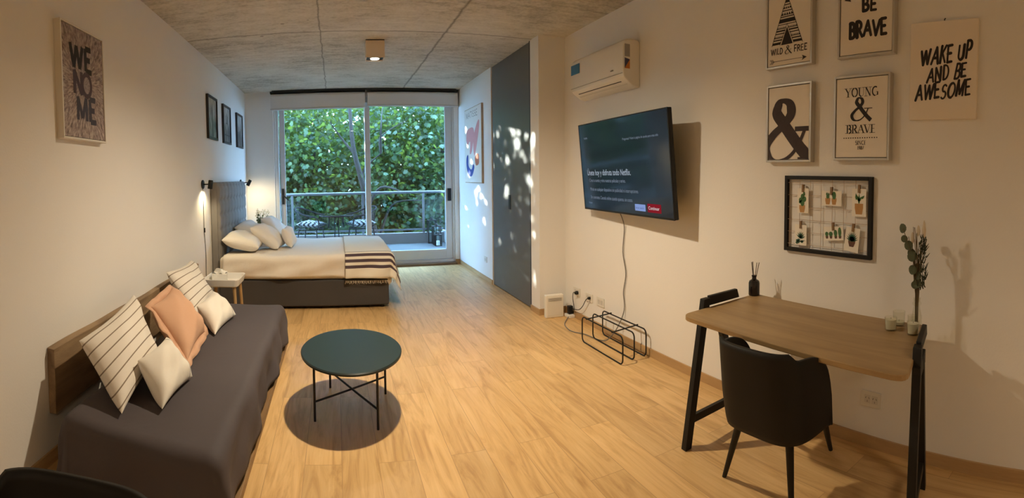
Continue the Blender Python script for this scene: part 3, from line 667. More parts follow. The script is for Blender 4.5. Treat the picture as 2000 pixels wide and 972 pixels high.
# wake up
t=on_right('canvas_print','large cream canvas with brush lettering WAKE UP AND BE AWESOME','picture',.900,2.006)
B().box((-.178,-.243,0),(.178,.243,.02)).make('canvas',mat('cream_canvas',(.80,.72,.62),.8,var=.02),t,local=True,bevel=.002)
B().tube([(0,.243,.01),(.0,.252,.012),(.006,.256,.012)],.003).make('hanger',BLACK,t,local=True)
z=.0212; b=B()
word(b,'WAKE UP',.012,.04,.075,.17,z,slant=.12,jit=.10,stretch=.265,rise=.10,sx=.8); word(b,'AND BE',.018,-.045,.068,.17,z,slant=.12,jit=.10,stretch=.205,rise=.09,sx=.8); word(b,'AWESOME',.0,-.135,.068,.17,z,slant=.12,jit=.10,stretch=.29,rise=.07,sx=.8)
b.make('lettering',INK,t,local=True)
# wire grid board with cards
t=on_right('wire_grid_board','black framed wire grid board hung above the desk with six plant cards','memo board',1.580,1.247)
w_,h_=.592,.446; a,c=w_/2,h_/2
B().box((-a,-c,0),(-a+.022,c,.024)).box((a-.022,-c,0),(a,c,.024)).box((-a+.022,-c,0),(a-.022,-c+.022,.024)).box((-a+.022,c-.022,0),(a-.022,c,.024)).make('frame',BLACKW,t,local=True,bevel=.0015)
b=B()
for i in range(8): b.tube([(-a+.03+.076*i,-c+.012,.012),(-a+.03+.076*i,c-.012,.012)],.0014,5)
for i in range(6): b.tube([(-a+.012,-c+.045+.072*i,.0145),(a-.012,-c+.045+.072*i,.0145)],.0014,5)
b.make('wire_grid',mat('copper_wire',(.52,.40,.31),.4,metal=.4),t,local=True)
CARD=mat('card_paper',(.86,.81,.72),.75,var=.02); PEG=wood('clothes_peg_wood',(.22,.13,.06),(.35,.22,.11),'Z')
TERRA=mat('terracotta_print',(.50,.27,.10),.8,var=.12,scale=60); CACT=mat('cactus_green_print',(.07,.17,.06),.8,var=.3,scale=60); CACT2=mat('aloe_green_print',(.045,.12,.085),.8,var=.3,scale=60); BROWNP=mat('brown_pot_print',(.14,.07,.05),.8,var=.3,scale=60)
def blob(b,cx,cy,rx,ry,z,n=16): b.add([(cx+rx*math.cos(2*PI*i/n),cy+ry*math.sin(2*PI*i/n),z) for i in range(n)],[tuple(range(n))])
def card(y,zc,w_,h_,lab,draw,rot=0.,pegx=0.):
    rotm=RIGHT_ROT@Matrix.Rotation(rot,3,'Z'); t=thing('plant_card',lab,'card',(XR2-.0185,y,zc),rotm,'plant cards pegged to the wire grid')
    B().box((-w_/2,-h_/2,0),(w_/2,h_/2,.0012)).make('paper',CARD,t,local=True)
    pots,plant,pm,gm=B(),B(),TERRA,CACT
    draw(pots,plant,.0018,.0024)
    r=draw.__name__
    plant.make('plant_drawing',CACT2 if r in('aloe','trail') else CACT,t,local=True)
    if pots.v: pots.make('pot_drawing',BROWNP if r in('aloe','four') else TERRA,t,local=True)
    B().box((pegx-.006,h_/2-.022,.0013),(pegx+.006,h_/2+.022,.008)).box((pegx-.006,h_/2-.014,-.007),(pegx+.006,h_/2+.022,-.0002)).make('clothes_peg',PEG,t,local=True)
def pot(b,cx,cy,w_,h_,z,tp=.72):
    b.add([(cx-w_/2*tp,cy-h_/2,z),(cx+w_/2*tp,cy-h_/2,z),(cx+w_/2,cy+h_*.1,z),(cx+w_/2,cy+h_/2,z),(cx-w_/2,cy+h_/2,z),(cx-w_/2,cy+h_*.1,z)],[(0,1,2,3,4,5)])
def leaf(b,x0,y0,x1,y1,w_,z):
    d=Vector((x1-x0,y1-y0)); n=Vector((-d.y,d.x)).normalized()*w_; m=Vector((x0,y0))+d*.4
    b.add([(x0-n.x*.5,y0-n.y*.5,z),(m.x-n.x,m.y-n.y,z),(x1,y1,z),(m.x+n.x,m.y+n.y,z),(x0+n.x*.5,y0+n.y*.5,z)],[(0,1,2,3,4)])
def prickly(p,g,z,z2):
    pot(p,-.005,-.047,.042,.042,z)
    for x,y,rx,ry in ((-.003,-.012,.014,.02),(-.018,.004,.011,.014),(.012,.010,.012,.016),(-.004,.024,.012,.016),(-.020,-.008,.009,.009),(.008,.04,.008,.012)): blob(g,x,y,rx,ry,z2)
def pair(p,g,z,z2):
    for x,s in ((-.024,1.),(.018,.95)):
        pot(p,x,-.017,.034*s,.036,z,.7); 
    for x,y,rx,ry in ((-.024,.008,.011,.010),(-.030,.022,.006,.010),(-.018,.021,.005,.009),(.018,.016,.013,.022)): blob(g,x,y,rx,ry,z2)
def tall(p,g,z,z2):
    pot(p,.0,-.034,.052,.058,z,.75)
    for x0,y0,x1,y1 in ((0,0,0,.05),(0,.01,-.016,.045),(-.016,.02,-.020,.052),(0,.012,.016,.034),(.016,.026,.034,.040)): leaf(g,x0,y0-.004,x1,y1,.007,z2)
def trail(p,g,z,z2):
    for a_ in range(-60,75,22): leaf(g,.0,-.02,.036*math.sin(R(a_)),-.02+.045*math.cos(R(a_)),.005,z2)
    for x,y in ((-.024,-.034),(-.015,-.040),(-.026,-.046),(-.012,-.03),(.01,-.038)): blob(g,x,y,.010,.008,z2)
    leaf(g,-.005,-.038,.034,-.03,.004,z2)
def four(p,g,z,z2):
    for i,x in enumerate((-.045,-.018,.014,.042)):
        pot(p,x,-.02,.018,.016,z); blob(g,x,-.002+.004*(i>1)+.006*(i==3),.011+.002*(i==1),.013+.006*(i>1)+.007*(i==3),z2)
def aloe(p,g,z,z2):
    pot(p,.0,-.020,.044,.038,z,.6)
    for a_ in range(-75,80,15): leaf(g,.0,-.008,.040*math.sin(R(a_)),-.008+.055*math.cos(R(a_)),.005,z2)
card(1.741,1.325,.080,.144,'plant card of a prickly cactus in an ochre pot, upper left in the wire grid',prickly)
card(1.543,1.346,.134,.083,'wide plant card of two small cacti in round pots, pegged top centre',pair)
card(1.364,1.329,.088,.150,'plant card of a tall branched cactus in a big ribbed pot, upper right',tall)
card(1.754,1.124,.084,.120,'plant card of a spiky trailing succulent without a pot, lower left',trail)
card(1.525,1.150,.130,.078,'tilted plant card with a row of four tiny pot plants',four,R(5))
card(1.404,1.125,.090,.134,'plant card of an aloe in a round brown bowl, lowest at right',aloe,R(-6))

# air conditioner
AC=mat('aircon_plastic',(.80,.77,.71),.35,var=.02)
t=thing('air_conditioner','white wall split air conditioner with a blue sticker above the television','air conditioner',(XR2,3.87,2.2))
prof=[(2.361,2.185),(2.361,2.545),(2.34,2.565),(2.235,2.562),(2.212,2.545),(2.200,2.50),(2.197,2.30),(2.203,2.262),(2.215,2.25),(2.30,2.192)]
B().prism(prof,3.41,4.33,lambda a,c,z:(a,z,c)).make('body',AC,t,smooth=True,bevel=.008,seg=3,angle=50)
B().box((2.1935,3.415,2.285),(2.1965,4.325,2.288)).make('panel_seam',mat('aircon_seam',(.25,.23,.2),.5),t)
b=B(); y0,y1=3.50,4.25
b.hexa([(2.235,y0,2.2355),(2.242,y0,2.2307),(2.242,y1,2.2307),(2.235,y1,2.2355),(2.236,y0,2.2372),(2.243,y0,2.2325),(2.243,y1,2.2325),(2.236,y1,2.2372)]); b.make('air_slot',BLACK,t)
B().hexa([(2.262,3.46,2.2165),(2.275,3.46,2.2075),(2.275,4.28,2.2075),(2.262,4.28,2.2165),(2.263,3.46,2.2185),(2.276,3.46,2.2095),(2.276,4.28,2.2095),(2.263,4.28,2.2185)]).make('louver',mat('louver_plastic',(.66,.63,.57),.4),t)
B().box((2.1925,4.155,2.415),(2.197,4.32,2.505)).make('sticker',mat('blue_sticker',(.035,.17,.34),.4),t,label='blue square sticker')
B().box((2.212,3.4085,2.42),(2.262,3.4105,2.52)).make('sticker',mat('grey_sticker',(.33,.31,.29),.5),t,label='grey printed sticker')
b=B().add([(2.212,3.409,2.325),(2.262,3.409,2.325),(2.262,3.409,2.40)],[(0,1,2)]); b.make('sticker',mat('orange_sticker',(.62,.20,.025),.4),t,label='orange half of the energy sticker')
b=B().add([(2.212,3.409,2.325),(2.262,3.409,2.40),(2.212,3.409,2.41)],[(0,1,2)]); b.make('sticker',mat('indigo_sticker',(.05,.055,.12),.4),t,label='dark blue half of the energy sticker')
B().box((2.1925,3.56,2.325),(2.197,3.60,2.333)).make('badge',mat('badge_grey',(.3,.3,.3),.3,metal=.6),t)

# television on a tilting bracket
TLc,TRc,BRc,BLc=Vector((2.205,4.19,1.934)),Vector((2.12,2.725,1.934)),Vector((2.19,2.735,1.148)),Vector((2.275,4.20,1.148))
ctr=(TLc+TRc+BRc+BLc)/4; rx_=((TRc-TLc)+(BRc-BLc)).normalized(); uy=((TLc-BLc)+(TRc-BRc)); uy=(uy-rx_*uy.dot(rx_)).normalized(); nz_=rx_.cross(uy)
t=thing('television','large black flat television tilted out from the wall, its menu screen lit','television',ctr,Matrix((rx_,uy,nz_)).transposed())
W_,H_=(TRc-TLc).length,(TLc-BLc).length; a,c=W_/2,H_/2
B().prism(rrect(W_,H_,.008),-.035,-.002).make('body',BLACK,t,local=True,bevel=.002)
b=B(); q=.009; b.box((-a,-c,-.002),(-a+q,c,.003)).box((a-q,-c,-.002),(a,c,.003)).box((-a+q,-c,-.002),(a-q,-c+q+.006,.003)).box((-a+q,c-q,-.002),(a-q,c,.003)); b.make('bezel',BLACK,t,local=True)
m,nt,bs=nodes('screen_glass'); bs.inputs['Base Color'].default_value=(.008,.010,.014,1); bs.inputs['Roughness'].default_value=.09; bs.inputs['Specular IOR Level'].default_value=.4
tc=N(nt,'ShaderNodeTexCoord'); nn=N(nt,'ShaderNodeTexNoise',i_Scale=1.4); nt.links.new(tc.outputs['Object'],nn.inputs['Vector'])
nt.links.new(mixc(nt,nn.outputs['Fac'],(.0035,.007,.012),(.006,.012,.018)),bs.inputs['Emission Color']); bs.inputs['Emission Strength'].default_value=1.0
B().box((-a+q,-c+q+.006,-.001),(a-q,c-q,.001)).make('screen',m,t,local=True)
def text(body,x,y,size,m,parent,name='screen_text',align='LEFT',off=0.,zz=.0018,sx=1.):
    cu=bpy.data.curves.new(name,'FONT'); cu.body=body; cu.size=size; cu.align_x=align; cu.offset=off; cu.space_character=1.0; cu.fill_mode='FRONT'
    o=bpy.data.objects.new(name,cu); COL.objects.link(o); cu.materials.append(m); o.parent=parent; o.location=(x,y,zz); o.scale=(sx,1,1)
    bpy.context.view_layer.update(); me=bpy.data.meshes.new_from_object(o.evaluated_get(bpy.context.evaluated_depsgraph_get())); bpy.data.objects.remove(o)
    q=bpy.data.objects.new(name,me); COL.objects.link(q); q.parent=parent; me.transform(Matrix.Translation((x,y,zz))@Matrix.Diagonal((sx,1,1,1))); WM[q.name]=WM[parent.name].copy(); return q
TXT=emit('screen_letters',(.62,.70,.82),.55); TXT2=emit('screen_letters_dim',(.50,.58,.72),.38)
text('Únete hoy y disfruta todo Netflix.',-a+.115,-.075,.072,TXT,t,off=.0004,sx=.80)
for yy,s_ in ((-.165,'Crea tu cuenta y mira nuestras películas y series.'),(-.245,'Míralo en cualquier dispositivo sin publicidad ni interrupciones.'),(-.318,'Sin contratos. Cancela online cuando quieras, sin costo.')):
    text(s_,-a+.15,yy+.03,.042,TXT2,t,sx=.80)
text('Preguntas? Visita la página de ayuda para más info',a-.135,.205,.026,TXT2,t,align='RIGHT')
text('Netflix',-a+.10,.255,.026,TXT2,t); text('Volver',-a+.10,-c+.058,.028,TXT2,t)
B().prism(rrect(.155,.052,.004,cx=a-.455,cy=-c+.068),.001,.002).make('button',emit('lavender_button',(.30,.42,.80),.75),t,local=True,label='pale lavender button on the screen')
B().prism(rrect(.185,.066,.004,cx=a-.255,cy=-c+.072),.001,.002).make('button',emit('red_button',(.36,.018,.03),.6),t,local=True,label='red button on the screen')
text('Iniciar sesión',a-.455,-c+.059,.024,emit('button_letters_blue',(.10,.16,.5),.5),t,align='CENTER',zz=.005); text('Continuar',a-.255,-c+.061,.036,emit('button_letters_white',(.9,.85,.85),.8),t,align='CENTER',zz=.005)
B().box((-.18,-.12,-.11),(.18,.12,-.036)).make('wall_bracket',BLACK,t,local=True)
cab=catmull([(2.30,3.62,1.15),(2.345,3.62,1.02),(2.35,3.65,.80),(2.348,3.60,.62),(2.35,3.64,.45),(2.345,3.62,.30),(2.30,3.66,.14),(2.24,3.72,.03),(2.20,3.80,.008),(2.17,4.0,.007),(2.10,4.15,.007),(2.13,4.35,.007),(2.22,4.50,.007),(2.30,4.585,.02)],7)
tag(B().tube(cab,.0045,6).make('television_cable',mat('grey_cable',(.18,.17,.16),.5),smooth=True),'thin grey cable hanging from the television down the wall to the floor','cable')

# sockets, plugs, heater
SOCK=mat('socket_plastic',(.72,.70,.65),.4,var=.02)
def outlet(rotm,loc,w_,h_,lab,n=2,group='wall sockets'):
    t=thing('wall_socket',lab,'wall socket',loc,rotm,group)
    B().prism(rrect(w_,h_,.006),0,.008).make('cover_plate',SOCK,t,local=True,bevel=.002)
    for i in range(n):
        x=(i-(n-1)/2)*w_*.36
        b=B()
        for sx,an in ((-.010,R(60)),(.010,R(-60)),(0,R(90))):
            cy=.006 if sx else -.012
            d=Vector((math.cos(an),math.sin(an)))*.005; ribbon(b,[(x+sx-d.x,cy-d.y),(x+sx+d.x,cy+d.y)],.0025,.0091)
        B().prism(rrect(w_*.30,h_*.52,.003,cx=x),.008,.0086).make('socket_module',mat('socket_module',(.62,.60,.56),.4),t,local=True)
        b.make('slots',BLACK,t,local=True)
    return t
outlet(RIGHT_ROT,(XR2,4.53,.275),.14,.085,'white wall socket nearest the heater with a black plug in it')
outlet(RIGHT_ROT,(XR2,4.27,.268),.14,.085,'middle white wall socket of three below the television')
outlet(RIGHT_ROT,(XR2,4.05,.272),.14,.085,'white wall socket above the wire rack, nothing plugged in')
outlet(RIGHT_ROT,(XR2,1.272,.266),.125,.085,'double white wall socket under the desk')
outlet(RIGHT_ROT,(XR1,6.72,.295),.12,.08,'small white wall socket below the framed poster')
t=thing('power_plug','black power plug with a cord dropping to the adapter beside the heater','plug',(XR2,4.50,.27))
B().lathe([(.012,0),(.02,.004),(.02,.02),(.012,.035)],(0,0,0),12).make('plug_body',BLACK,t,local=True).matrix_local=Matrix.Rotation(R(-90),4,'Y')@Matrix.Translation((0,0,.009))
B().tube(catmull([(2.325,4.50,.275),(2.31,4.52,.27),(2.325,4.56,.20),(2.335,4.55,.10),(2.325,4.55,.045)],6),.0035,6).make('cord',BLACK,t,smooth=True)
t=thing('power_plug','black plug and lead running from the middle socket to the adapter','plug',(XR2,4.24,.27))
B().lathe([(.008,0),(.014,.003),(.014,.018),(.008,.03)],(0,0,0),12).make('plug_body',BLACK,t,local=True).matrix_local=Matrix.Rotation(R(-90),4,'Y')@Matrix.Translation((0,0,.009))
B().tube(catmull([(2.335,4.24,.27),(2.32,4.27,.25),(2.32,4.34,.17),(2.325,4.43,.115),(2.325,4.55,.09),(2.325,4.60,.06)],6),.004,6).make('cord',BLACK,t,smooth=True)
t=thing('power_adapter','black power adapter block standing on a small white box beside the heater','power adapter',(2.315,4.61,.0))
B().box((2.297,4.59,.03),(2.342,4.64,.115)).make('adapter_body',BLACK,t,bevel=.004)
B().box((2.275,4.55,0),(2.345,4.66,.03)).make('socket_strip',WHITE,t,bevel=.004,label='white socket strip on the floor')
t=thing('panel_heater','small white panel heater standing on the floor against the pillar','heater',(2.165,4.68,0),Matrix.Rotation(R(-4),3,'Z'))
k=dict(local=True)
B().box((-.098,-.03,.0),(.098,.03,.235)).make('casing',mat('heater_white',(.80,.77,.70),.4,var=.02),t,bevel=.008,seg=3,**k)
B().box((-.082,-.0325,.022),(.082,-.0302,.212)).make('front_panel',mat('heater_panel',(.74,.71,.64),.45),t,bevel=.002,**k)
b=B()
for i in range(5): b.box((-.072,-.0345,.172+.007*i),(.072,-.0326,.1745+.007*i))
b.make('air_grille',mat('heater_grille',(.40,.38,.34),.5),t,**k)
# wire rack
t=thing('wire_rack','low black wire rack of three open loops on the floor below the television','rack',(2.2,3.55,0))
for i,(x,y0,y1) in enumerate(((2.06,3.20,3.86),(2.19,3.235,3.90),(2.315,3.25,3.94))):
    p=[]
    for (cy,cz,a0) in ((y1-.04,.225-.04,0),(y0+.04,.225-.04,90),(y0+.04,.045,180),(y1-.04,.045,270)):
        for j in range(6): a_=R(a0+18*j); p.append((x,cy+.04*math.cos(a_),cz+.04*math.sin(a_)))
    B().tube(p,.006,8,True).make('loop',BLACK,t,smooth=True)
for y in (3.36,3.78): B().tube([(2.04,y-.03,.229),(2.33,y+.03,.229)],.006,8).make('cross_bar',BLACK,t,smooth=True)

# poster by the balcony door: a plain abstract
t=thing('framed_poster','pale poster of red and blue cut paper shapes on the wall by the balcony','poster',(XR1,7.23,1.93),RIGHT_ROT)
w_,h_=.915,1.13
B().box((-w_/2,-h_/2,0),(w_/2,h_/2,.028)).make('frame',wood('poster_frame_wood',(.40,.30,.19),(.52,.40,.26),'Z'),t,local=True)
B().box((-w_/2+.012,-h_/2+.012,.028),(w_/2-.012,h_/2-.012,.030)).make('print',mat('poster_paper',(.76,.72,.66),.7,var=.02),t,local=True)
CUTP=mat('pink_cut_paper',(.66,.30,.29),.8); CUTB=mat('blue_cut_paper',(.035,.07,.30),.8); CUTR=mat('rust_cut_paper',(.50,.16,.08),.8)
def blobpoly(b,pts,z): q=catmull([(p[0],p[1],z) for p in pts],5,True); b.add(q,[tuple(range(len(q)))])
b=B(); blobpoly(b,[(-.36,.10),(-.30,.24),(.02,.26),(.10,.12),(.02,.02),(-.06,-.10),(-.16,-.12),(-.14,.06),(-.28,.02)],.031); blobpoly(b,[(.08,.16),(.30,.34),(.36,.28),(.24,.02),(.10,-.16),(.04,-.04)],.0312); b.make('cut_paper_shape',CUTP,t,local=True,label='pink cut paper shapes')
b=B(); blobpoly(b,[(-.36,-.18),(-.26,-.14),(-.24,-.30),(-.08,-.36),(.02,-.28),(.08,-.34),(-.06,-.46),(-.24,-.44),(-.36,-.32)],.031); b.make('cut_paper_shape',CUTB,t,local=True,label='blue cut paper shape')
b=B(); blobpoly(b,[(.12,-.18),(.30,-.14),(.32,-.28),(.16,-.30)],.031); b.make('cut_paper_shape',CUTR,t,local=True,label='rust cut paper shape')
b=B(); word(b,'MATISSE',-.05,.42,.085,.12,.0312,stretch=.62); b.make('lettering',mat('poster_ink',(.22,.19,.16),.8),t,local=True)

# ================================================================== DESK CORNER
OAK=wood('desk_oak_veneer',(.30,.185,.080),(.43,.285,.13),'Y',rough=.45,stretch=10,rings=6.)
t=thing('desk','oak topped writing desk on black A-frame legs against the right wall','desk',(1.95,1.4,0))
def corner(p0,p1,p2,r,n=5):
    p0,p1,p2=map(Vector,(p0,p1,p2)); a_=p1+(p0-p1).normalized()*r; b_=p1+(p2-p1).normalized()*r
    return [tuple(a_*(1-i/n)**2+p1*2*(i/n)*(1-i/n)+b_*(i/n)**2) for i in range(n+1)]
pl=[(1.635,.735),(2.27,.935),(2.27,2.045),(1.635,1.985)]; poly=[]
for i in range(4): poly += corner(pl[i-1],pl[i],pl[(i+1)%4],.07 if i in(0,3) else .02)
B().prism(poly,.720,.745).make('desk_top',OAK,t,bevel=.004)
for y0,sl in ((2.012,.095),(.742,.31)):
    e=.019; Y=lambda x: y0+sl*(x-1.70)
    def bar(xa,xb,za,zb,xc,xd,h=e): return [(xa,Y(xa)-h,za),(xb,Y(xb)-h,za),(xb,Y(xb)+h,za),(xa,Y(xa)+h,za),(xc,Y(xc)-h,zb),(xd,Y(xd)-h,zb),(xd,Y(xd)+h,zb),(xc,Y(xc)+h,zb)]
    B().hexa(bar(1.677,1.723,0,.79,1.818,1.868)).make('leg',BLACKW,t,bevel=.003); B().hexa(bar(2.145,2.190,0,.715,1.925,1.972)).make('leg',BLACKW,t,bevel=.003)
    B().hexa(bar(1.735,2.09,.13,.172,1.735,2.08,.013)).make('foot_rail',BLACKW,t,bevel=.003)
    B().hexa(bar(1.868,2.13,.747,.80,1.868,2.11,.012)).make('top_rail',BLACKW,t,bevel=.004)
    B().hexa(bar(1.80,2.02,.66,.719,1.80,2.02,.017)).make('apron',BLACKW,t,bevel=.003)
B().box((2.16,.98,.655),(2.19,1.98,.72)).make('apron',BLACKW,t)

# chairs: moulded tub shell on four tapered legs
CHM=mat('black_chair_plastic',(.010,.0085,.007),.6,var=.15,spec=.25)
def tub_shell(b):
    """grid shell in local axes: sitter faces +x"""
    M=103
    def g(u,v):
        a=PI+(u-.5)*2*R(M); q=abs(u-.5)*2*M
        top=.372
        if q>42: t=min(1,(q-42)/(M-42)); top=.03+.342*(1-t**3.6)**.55-.032*min(1,(q-42)/7)
        lean=.05*v*max(0,-math.cos(a))
        k=.95+.05*min(1,v*2.5)**.6
        c,sn=math.cos(a),math.sin(a); n=4.2
        rr=1/((abs(c)/.228)**n+(abs(sn)/.205)**n)**(1/n)
        return (rr*k*c-lean, rr*k*sn, .415+top*v)
    b.grid(g,64,16)
    return b
def tub_chair(name,lab,loc,rz,legs):
    t=thing(name,lab,'chair',loc,Matrix.Rotation(rz,3,'Z'),None)
    tub_shell(B()).make('backrest',CHM,t,local=True,smooth=True,solid=.018,angle=60)
    b=B(); rings=[(.28,.26,.10,.398),(.36,.34,.14,.402),(.395,.375,.16,.415),(.405,.385,.165,.435),(.40,.375,.16,.452),(.36,.34,.14,.462),(.2,.2,.08,.466)]
    R_=[[(p[0]-.025,p[1],q[3]) for p in rrect(q[0],q[1],q[2],6)] for q in rings]; n=len(R_[0])
    b.add([p for q in R_ for p in q],[tuple(range(n))[::-1],tuple(range((len(R_)-1)*n,len(R_)*n))]+[(i*n+j,i*n+(j+1)%n,(i+1)*n+(j+1)%n,(i+1)*n+j) for i in range(len(R_)-1) for j in range(n)])
    b.make('seat',CHM,t,local=True,smooth=True,angle=60)
    for (p,q) in legs:
        pts=[Vector(p)*(1-i/4)+Vector(q)*(i/4) for i in range(5)]
        B().tube(pts,[.020-.0022*i for i in range(5)],10).make('leg',CHM,t,smooth=True)
    return t
tub_chair('desk_chair','black moulded tub chair pulled up to the oak desk',(1.70,1.345,0),R(4),
  [((1.59,1.50,.41),(1.68,1.70,0)),((1.61,1.25,.41),(1.67,1.277,0)),((1.85,1.50,.41),(2.18,1.84,0)),((1.87,1.27,.41),(2.22,1.44,0))])
cx,cy=-.555,.72
tub_chair('desk_chair','black chair at the lower left corner, only the top of its back showing',(cx,cy,0),R(-84),
  [((cx-.13,cy+.13,.41),(cx-.2,cy+.2,0)),((cx+.13,cy+.13,.41),(cx+.2,cy+.2,0)),((cx-.13,cy-.13,.41),(cx-.2,cy-.2,0)),((cx+.13,cy-.13,.41),(cx+.2,cy-.2,0))])

# things on the desk
t=thing('reed_diffuser','small black bottle with reed sticks on the back corner of the desk','reed diffuser',(2.235,2.02,.745))
B().lathe([(.030,0),(.034,.004),(.034,.075),(.030,.088),(.014,.098),(.013,.112),(.016,.114),(.016,.122),(.010,.123)],(2.235,2.02,.745),24).make('bottle',mat('black_glass',(.012,.008,.007),.12,var=.1),t,smooth=True)
for i,(dx,dy) in enumerate(((.01,.022),(-.008,.015),(.0,-.02),(.012,-.028),(-.01,.005))):
    B().tube([(2.235,2.02,.80),(2.235+dx,2.02+dy,.945)],.0022,5).make('reed',BLACK if i<2 else mat('dark_reed%d'%i,(.10,.08,.06),.8),t)
CGL=glassm('candle_glass',(.97,.975,.95),1.2); CWAX=mat('pale_cream_wax',(.66,.63,.50),.5,var=.04)
for x,y,w_,h_,lab,full in ((2.115,1.045,.030,.062,'glass votive with pale wax at the front left of the vase',.045),(2.205,1.045,.031,.070,'taller clear glass votive with little wax standing behind the first one',.012),(2.105,.925,.030,.062,'glass votive with pale wax nearest the right end of the desk',.045),(2.235,.985,.026,.050,'small empty clear glass votive close beside the vase',.004)):
    t=thing('votive_candle',lab,'candle',(x,y,.7455),group='votive candles on the desk')
    c0=(x,y,.7455)
    B().lathe([(w_*.86,0),(w_*.92,.003),(w_,h_),(w_*.93,h_),(w_*.86,.006),(.001,.006)],c0,24).make('glass_cup',CGL,t,smooth=True)
    B().lathe([(w_*.80,.007),(w_*.90,.007+full),(.001,.008+full)],c0,20).make('wax',CWAX,t,smooth=True)
    B().tube([(x,y,.7455+full+.005),(x+.001,y,.7455+full+.014)],.001,5).make('wick',BLACK,t)
t=thing('vase','slim clear glass bottle vase at the back of the desk','vase',(2.23,.962,.7455))
vx,vy,vz=2.23,.962,.7455
B().lathe([(.024,0),(.027,.004),(.026,.05),(.018,.085),(.015,.10),(.021,.108),(.023,.114),(.016,.122),(.018,.14),(.016,.14),(.013,.12),(.012,.10),(.022,.05),(.022,.008),(.001,.008)],(vx,vy,vz),24).make('glass_body',CGL,t,smooth=True)
t=thing('dried_bouquet','dried eucalyptus and grasses standing in the glass bottle vase','dried flowers',(vx,vy,vz+.012))
EUC=mat('dried_eucalyptus',(.085,.10,.055),.7,var=.3,scale=30); STM=mat('dried_stem',(.12,.09,.045),.8,var=.3); GRS=mat('bunny_grass',(.62,.54,.42),.9,var=.15); DKG=mat('dark_dried_sprig',(.03,.04,.022),.8,var=.3)
b=B(); r=random.Random(3); tops=[]
for i in range(12):
    a=r.uniform(0,2*PI); s=r.uniform(.015,.05); tops.append((vx-.01+s*math.cos(a)*.6,vy+s*math.sin(a),vz+r.uniform(.38,.50)))
for p in tops: b.tube(catmull([(vx+r.uniform(-.006,.006),vy+r.uniform(-.006,.006),vz+.015),(vx+r.uniform(-.008,.008),vy+r.uniform(-.008,.008),vz+.20),p],6),.0016,5)
b.tube(catmull([(vx,vy,vz+.02),(vx-.005,vy+.008,vz+.26),(vx-.02,vy+.045,vz+.40),(vx-.02,vy+.075,vz+.475)],7),.002,5)
for i in range(34):
    a,q=r.uniform(0,6.28),r.uniform(.2,1)**.5; b.tube([(vx+.008*q*math.cos(a),vy+.008*q*math.sin(a),vz+.02),(vx+.010*q*math.cos(a),vy+.010*q*math.sin(a),vz+.16),(vx-.006+.022*q*math.cos(a),vy+.026*q*math.sin(a),vz+r.uniform(.26,.36))],.0015,4)
b.make('stem',STM,t,smooth=True)
def round_leaf(b,c,rad,nrm,tip):
    n=Vector(nrm).normalized(); a=(Vector(tip)-n*Vector(tip).dot(n)).normalized(); s=n.cross(a)
    pts=[Vector(c)+a*rad*1.1*math.cos(2*PI*i/12)+s*rad*math.sin(2*PI*i/12)-n*rad*.25*abs(math.sin(2*PI*i/12)) for i in range(12)]
    b.add(pts,[tuple(range(12))])
b=B()
for (dy,dz,rad) in ((.082,.475,.022),(.070,.425,.017),(.045,.395,.022),(.018,.345,.024),(.028,.36,.02),(.0,.285,.026),(.014,.28,.022),(-.006,.215,.022),(.006,.205,.018),(-.012,.25,.016)):
    round_leaf(b,(vx-.022+r.uniform(-.012,.012),vy+dy,vz+dz),rad,(-1,r.uniform(-.7,.3),r.uniform(-.2,.5)),(0,r.uniform(-.4,.4),1))
b.make('eucalyptus_leaf',EUC,t,solid=.0015)
b=B()
for i in range(120):
    p=(vx-.005+r.uniform(-.014,.014),vy-.02+r.uniform(-.022,.018),vz+r.uniform(.17,.44)); q=Vector(p)+Vector((r.uniform(-.012,.012),r.uniform(-.016,.014),r.uniform(.015,.04))); b.tube([p,q],[.003,.001],4)
b.make('dark_sprig',DKG,t)
b=B()
for (dy,z0,hh) in ((.03,.40,.06),(-.03,.43,.09),(.0,.44,.055)):
    b.lathe([(.001,0),(.008,.012),(.010,hh*.5),(.006,hh*.85),(.001,hh)],(vx-.004,vy+dy,vz+z0),10)
b.make('grass_head',GRS,t,smooth=True)

# ================================================================== LEFT WALL
FRK=mat('black_picture_frame',(.02,.017,.015),.4,var=.15)
m,nt,bs=nodes('burst_print'); L=nt.links.new
tc=N(nt,'ShaderNodeTexCoord'); sx=N(nt,'ShaderNodeSeparateXYZ'); L(tc.outputs['Object'],sx.inputs[0])
an=math_(nt,'ARCTAN2',sx.outputs['Y'],sx.outputs['X']); rd=math_(nt,'POWER',math_(nt,'ADD',math_(nt,'POWER',sx.outputs['X'],2.),math_(nt,'POWER',sx.outputs['Y'],2.)),.5)
cb=N(nt,'ShaderNodeCombineXYZ'); L(math_(nt,'MULTIPLY',math_(nt,'COSINE',an),17.),cb.inputs['X']); L(math_(nt,'MULTIPLY',math_(nt,'SINE',an),17.),cb.inputs['Y']); L(math_(nt,'MULTIPLY',rd,26.),cb.inputs['Z'])
nz=N(nt,'ShaderNodeTexNoise',i_Scale=1.,i_Detail=4.,i_Roughness=.65); L(cb.outputs[0],nz.inputs['Vector'])
rp=N(nt,'ShaderNodeValToRGB'); e=rp.color_ramp.elements; e[0].position=.34; e[0].color=(.13,.10,.10,1); e[1].position=.64; e[1].color=(.50,.43,.39,1); x=e.new(.48); x.color=(.30,.235,.225,1)
L(nz.outputs['Fac'],rp.inputs[0]); L(rp.outputs[0],bs.inputs['Base Color']); bs.inputs['Roughness'].default_value=.7; BURST=m
t=thing('framed_print','white framed print with stacked dark letters WE NO ME on a burst pattern','picture',(XL,2.652,2.068),LEFT_ROT)
z=floater_frame(t,.53,.665,.045,mat('white_print_frame',(.72,.69,.63),.5,var=.03),BURST,rim=.012)
